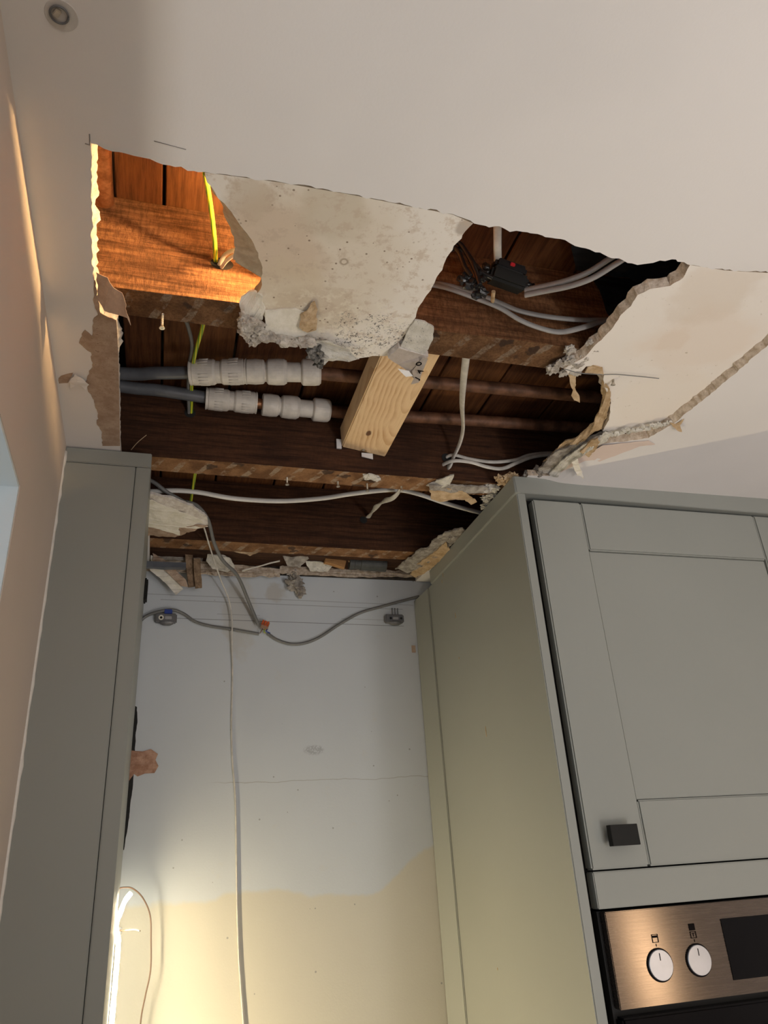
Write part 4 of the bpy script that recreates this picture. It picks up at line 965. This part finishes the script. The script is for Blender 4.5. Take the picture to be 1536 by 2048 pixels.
bm = bmesh.new(); box(bm, q - Vector((.006, .0004, .009)), q + Vector((.004, .0004, .009))); tag(obj('paint_scar', bm, M_paper), 'small brown scar on the wall beside the tall cabinet', 'scar')

# LED strip on the cabinet side
lx = lambda y: -.0523 - (.0137) * (y - F - .0185) / (1.712 - F - .0185)
ys = 1.60
led = thing('led_strip', 'glowing LED strip hanging on the inner side of the left cabinet', 'light strip', (lx(ys) + .004, ys, 1.2))
pts = [Vector((lx(ys) + .0065, ys, z)) for z in (1.25, 1.35, 1.45, 1.55, 1.64)]
pts += [P(233, 1850, y=1.61), P(241, 1825, y=1.63), P(250, 1802, y=1.645), P(262, 1786, y=1.65)]
sp = spline(pts, 8)
bm = bmesh.new(); tube(bm, sp, .0052, 12, flat=.8, side=(0, 1, 0), wob=.35); obj('tape', bm, M_ledtape, led)
k = 0; acc = 0
dl = []
cum = [0]
for i in range(1, len(sp)): cum.append(cum[-1] + (sp[i] - sp[i - 1]).length)
n_led = int(cum[-1] / .0135)
def at_len(s):
    for i in range(1, len(sp)):
        if cum[i] >= s: return sp[i - 1].lerp(sp[i], (s - cum[i - 1]) / max(1e-9, cum[i] - cum[i - 1]))
    return sp[-1]
base = None
for k in range(n_led):
    c = at_len((k + .5) * .0135) + Vector((.0016, -.001, 0))
    if base is None:
        bm = bmesh.new(); box(bm, c - Vector((.0013, .0038, .0042)), c + Vector((.0013, .0038, .0042)), .0006); base = obj('led_chip', bm, M_led, led); c00 = c.copy()
    else:
        o = base.copy(); COL.objects.link(o); o.parent = led; o.location = c - c00
# thin wires at the strip
cable('thin_wire', [P(238, 1777, y=1.66), P(248, 1775, y=1.66), P(265, 1777, y=1.67), P(285, 1795, y=1.68), P(300, 1830, y=1.69), P(302, 1880, y=1.69), P(301, 1940, y=1.69), P(291, 1990, y=1.69), P(283, 2030, y=1.69), P(279, 2070, y=1.69)], .0014, M_brownwire, 'thin brown wire looping out from the left cabinet beside the LED strip', 'wire')
cable('thin_wire', [P(240, 1861, y=1.63), P(250, 1861, y=1.62), P(268, 1859, y=1.61), P(280, 1862, y=1.60)], .0013, M_brownwire, 'short brown wire stub poking out from the LED strip', 'wire')
bm = bmesh.new(); q = P(238, 1862, y=1.64); box(bm, q - Vector((.006, .005, .006)), q + Vector((.005, .005, .006)), .001); tag(obj('wire_clip', bm, M_bracket), 'tiny grey clip holding the wire stub at the LED strip', 'clip')

# ------------------------------------------------------------ tall oven cabinet
F = 1.142
oc = thing('tall_oven_cabinet', 'tall grey-green shaker oven cabinet at the right', 'cabinet', (.9, F, 0))
def ob(a, b, nm, m=None, bev=.0015, parent=oc):
    bm = bmesh.new(); box(bm, a, b, bev); return obj(nm, bm, m or M_sage, parent)
Xp = .6155; WD = .655; DX1 = 1.262
ob((Xp, F - .001, .02), (.6335, 1.700, 2.366), 'end_panel')
bm = bmesh.new(); hexa(bm, [(.6125, 1.668, .02), (.6165, 1.668, .02), (.6165, 1.7215, .02), (.5912, 1.7215, .02), (.6125, 1.668, 2.364), (.6165, 1.668, 2.364), (.6165, 1.7215, 2.347), (.5912, 1.7215, 2.347)]); bmesh.ops.bevel(bm, geom=bm.edges[:], offset=.0015, segments=2, affect='EDGES'); obj('rear_filler', bm, M_sage, oc)
# cornice: front run and side run with a small mitre line
bm = bmesh.new(); hexa(bm, [(.6135, F - .0065, 2.3645), (1.262, F - .0065, 2.3585), (1.262, F + .03, 2.3585), (.6135, F + .03, 2.3645), (.6115, F - .0065, 2.3995), (1.262, F - .0065, 2.3995), (1.262, F + .03, 2.3995), (.6115, F + .03, 2.3995)])
bmesh.ops.bevel(bm, geom=bm.edges[:], offset=.001, segments=2, affect='EDGES'); obj('front_cornice', bm, M_sage, oc)
bm = bmesh.new(); hexa(bm, [(.6105, F - .005, 2.3645), (.630, F - .005, 2.3645), (.630, 1.640, 2.364), (.6105, 1.640, 2.364), (.6105, F - .005, 2.3993), (.630, F - .005, 2.3993), (.630, 1.640, 2.3993), (.6105, 1.640, 2.3993)])
bmesh.ops.bevel(bm, geom=bm.edges[:], offset=.001, segments=2, affect='EDGES'); obj('side_cornice', bm, M_sage, oc)
ob((.6345, F + .024, 1.662), (1.262, 1.70, 2.364), 'carcass', M_dark, 0)
ob((.6345, F + .024, .02), (1.262, 1.70, .895), 'carcass', M_dark, 0)
ob((.6337, F + .026, .896), (.6480, F + .04, 1.661), 'carcass_edge', M_dark, 0)
# shaker door
zt, zb = 2.3555, 1.7150; xl, xr = .6475, 1.258
dr_ = bpy.data.objects.new('door', None); COL.objects.link(dr_); dr_.parent = oc; dr_.location = Vector((xl, F, zb)) - Vector(oc.location)
def dpart(a, b, nm, bev=.0026):
    bm = bmesh.new(); box(bm, a, b, bev); return obj(nm, bm, M_sage, dr_)
dpart((xl, F, zb), (xl + .1025, F + .022, zt), 'stile'); dpart((xr - .1025, F, zb), (xr, F + .022, zt), 'stile')
dpart((xl + .1030, F, zt - .100), (xr - .1030, F + .022, zt), 'top_rail'); dpart((xl + .1030, F, zb), (xr - .1030, F + .022, zb + .098), 'bottom_rail')
dpart((xl + .1042, F + .0055, zb + .0988), (xr - .1042, F + .020, zt - .1008), 'centre_panel', .0008)
kx, kz = .698, 1.7655
Y = F - .022
k1 = P(1218, 1650, y=Y); k2 = P(1282, 1689, y=Y)
bm = bmesh.new(); box(bm, (k1.x + .0015, Y, k2.z), (k2.x, Y + .004, k1.z), .0005); box(bm, (k1.x + .008, Y + .003, k2.z + .006), (k2.x - .010, F + .001, k1.z - .006), .001)
box(bm, (k1.x + .0015, Y + .003, k2.z), (k1.x + .006, Y + .012, k1.z), .0005)
o = obj('knob', bm, M_knob, dr_); o['label'] = 'square black knob'
# filler strip
ob((.6475, F, 1.6615), (1.258, F + .022, 1.7125), 'filler_strip')
ob((.6475, F + .0, .02), (1.258, F + .022, .85), 'lower_door')

# ------------------------------------------------------------ oven
ov = thing('built_in_oven', 'stainless steel built-in oven with two round dials and a black display', 'oven', (.95, F, 1.0))
ob((.6545, F - .004, 1.5330), (1.250, F + .02, 1.6575), 'control_panel', M_steel, .0012, ov)
ob((.6500, F + .012, .90), (1.255, F + .3, 1.658), 'oven_body', M_dark, 0, ov)
ob((.8535, F - .0050, 1.5525), (1.07, F + .0, 1.6345), 'display', M_glass, .0004, ov)
ob((.6535, F - .008, .91), (1.252, F + .02, 1.5235), 'oven_door', M_glass, .003, ov)
hb = bmesh.new(); tube(hb, [(.70, F - .045, 1.476), (1.21, F - .045, 1.476)], .010, 16)
for hx in (.74, 1.17): tube(hb, [(hx, F - .045, 1.476), (hx, F - .006, 1.476)], .007, 12)
obj('door_handle', hb, M_steel, ov)
Yk = F - .0042
for (px, py), lab in (((1320, 1930), 'left'), ((1397, 1920), 'right')):
    c = P(px, py, y=Yk)
    bm = bmesh.new(); lathe(bm, [(0, .0218), (.0008, .0222), (.0012, .0218), (.0012, .019)], c, c + Vector((0, -1, 0)), 48); kr = obj('dial_ring', bm, M_icon, ov)
    bm = bmesh.new(); lathe(bm, [(0, .0203), (.0030, .0203), (.0038, .0196), (.0038, .0)], c, c + Vector((0, -1, 0)), 48); kd = obj('dial', bm, M_dial, ov)
    bm = bmesh.new(); box(bm, c + Vector((-.0006, -.0042, .006)), c + Vector((.0006, -.0038, .0155))); obj('dial_pointer', bm, M_icon, kd)
    bm = bmesh.new(); box(bm, c + Vector((-.0005, -.0004, .0238)), c + Vector((.0005, .0003, .0275)))
    def frame(cx, cz_, w_, h_, t=.0006):
        for a, b in (((-w_, -h_), (w_, -h_ + t)), ((-w_, h_ - t), (w_, h_)), ((-w_, -h_), (-w_ + t, h_)), ((w_ - t, -h_), (w_, h_))):
            box(bm, c + Vector((cx + a[0], -.0008, cz_ + a[1])), c + Vector((cx + b[0], .0003, cz_ + b[1])))
    if lab == 'left':
        frame(0, .0345, .0052, .0055); box(bm, c + Vector((-.0034, -.0008, .0355)), c + Vector((.0034, .0003, .0382)))
    else:
        frame(0, .0335, .0050, .0046); box(bm, c + Vector((-.0052, -.0008, .0395)), c + Vector((.0050, .0003, .0485)))
        box(bm, c + Vector((-.0005, -.0004, .031)), c + Vector((.0005, .0003, .0355))); box(bm, c + Vector((-.0025, -.0004, .0350)), c + Vector((.0028, .0003, .0358)))
    obj('printed_symbol', bm, M_icon, ov)

# chips in the end panel paint
bm = bmesh.new()
for x, y, l in ((911, 1231, .006), (918, 1316, .002), (972, 1463, .010), (995, 1938, .002), (886, 1150, .005), (884, 1163, .004)):
    q = P(x, y, x=Xp - .0003); box(bm, q - Vector((.0004, .0009, l)), q + Vector((.0004, .0009, l)))
o = obj('paint_chip', bm, M_tan, oc); o['label'] = 'small chips in the end panel paint'

# ------------------------------------------------------------ ceiling fitting top left
cf = thing('ceiling_screw_ring', 'small round metal ring with a filled disc around it, upper left corner of the ceiling', 'ceiling fitting', P(118, 28, z=Z0 - .001))
c = P(119, 27, z=Z0)
bm = bmesh.new(); lathe(bm, [(0, .0135), (.0006, .0130), (.0006, 0)], P(123, 31, z=Z0), P(123, 31, z=Z0) - Vector((0, 0, 1)), 32); obj('filler_disc', bm, plain('filler_grey', (.60, .57, .54), .7), cf)
bm = bmesh.new()
ring = [c + Vector((.0072 * math.cos(a), .0072 * math.sin(a), -.002)) for a in [2 * math.pi * k / 24 for k in range(25)]]
tube(bm, ring, .0009, 8); obj('ring', bm, M_bracket, cf)
bm = bmesh.new(); box(bm, c + Vector((-.004, -.005, -.004)), c + Vector((.001, .002, -.0008)), .0006, rot=Matrix.Rotation(.6, 3, 'Z')); obj('clip', bm, M_screw, cf)
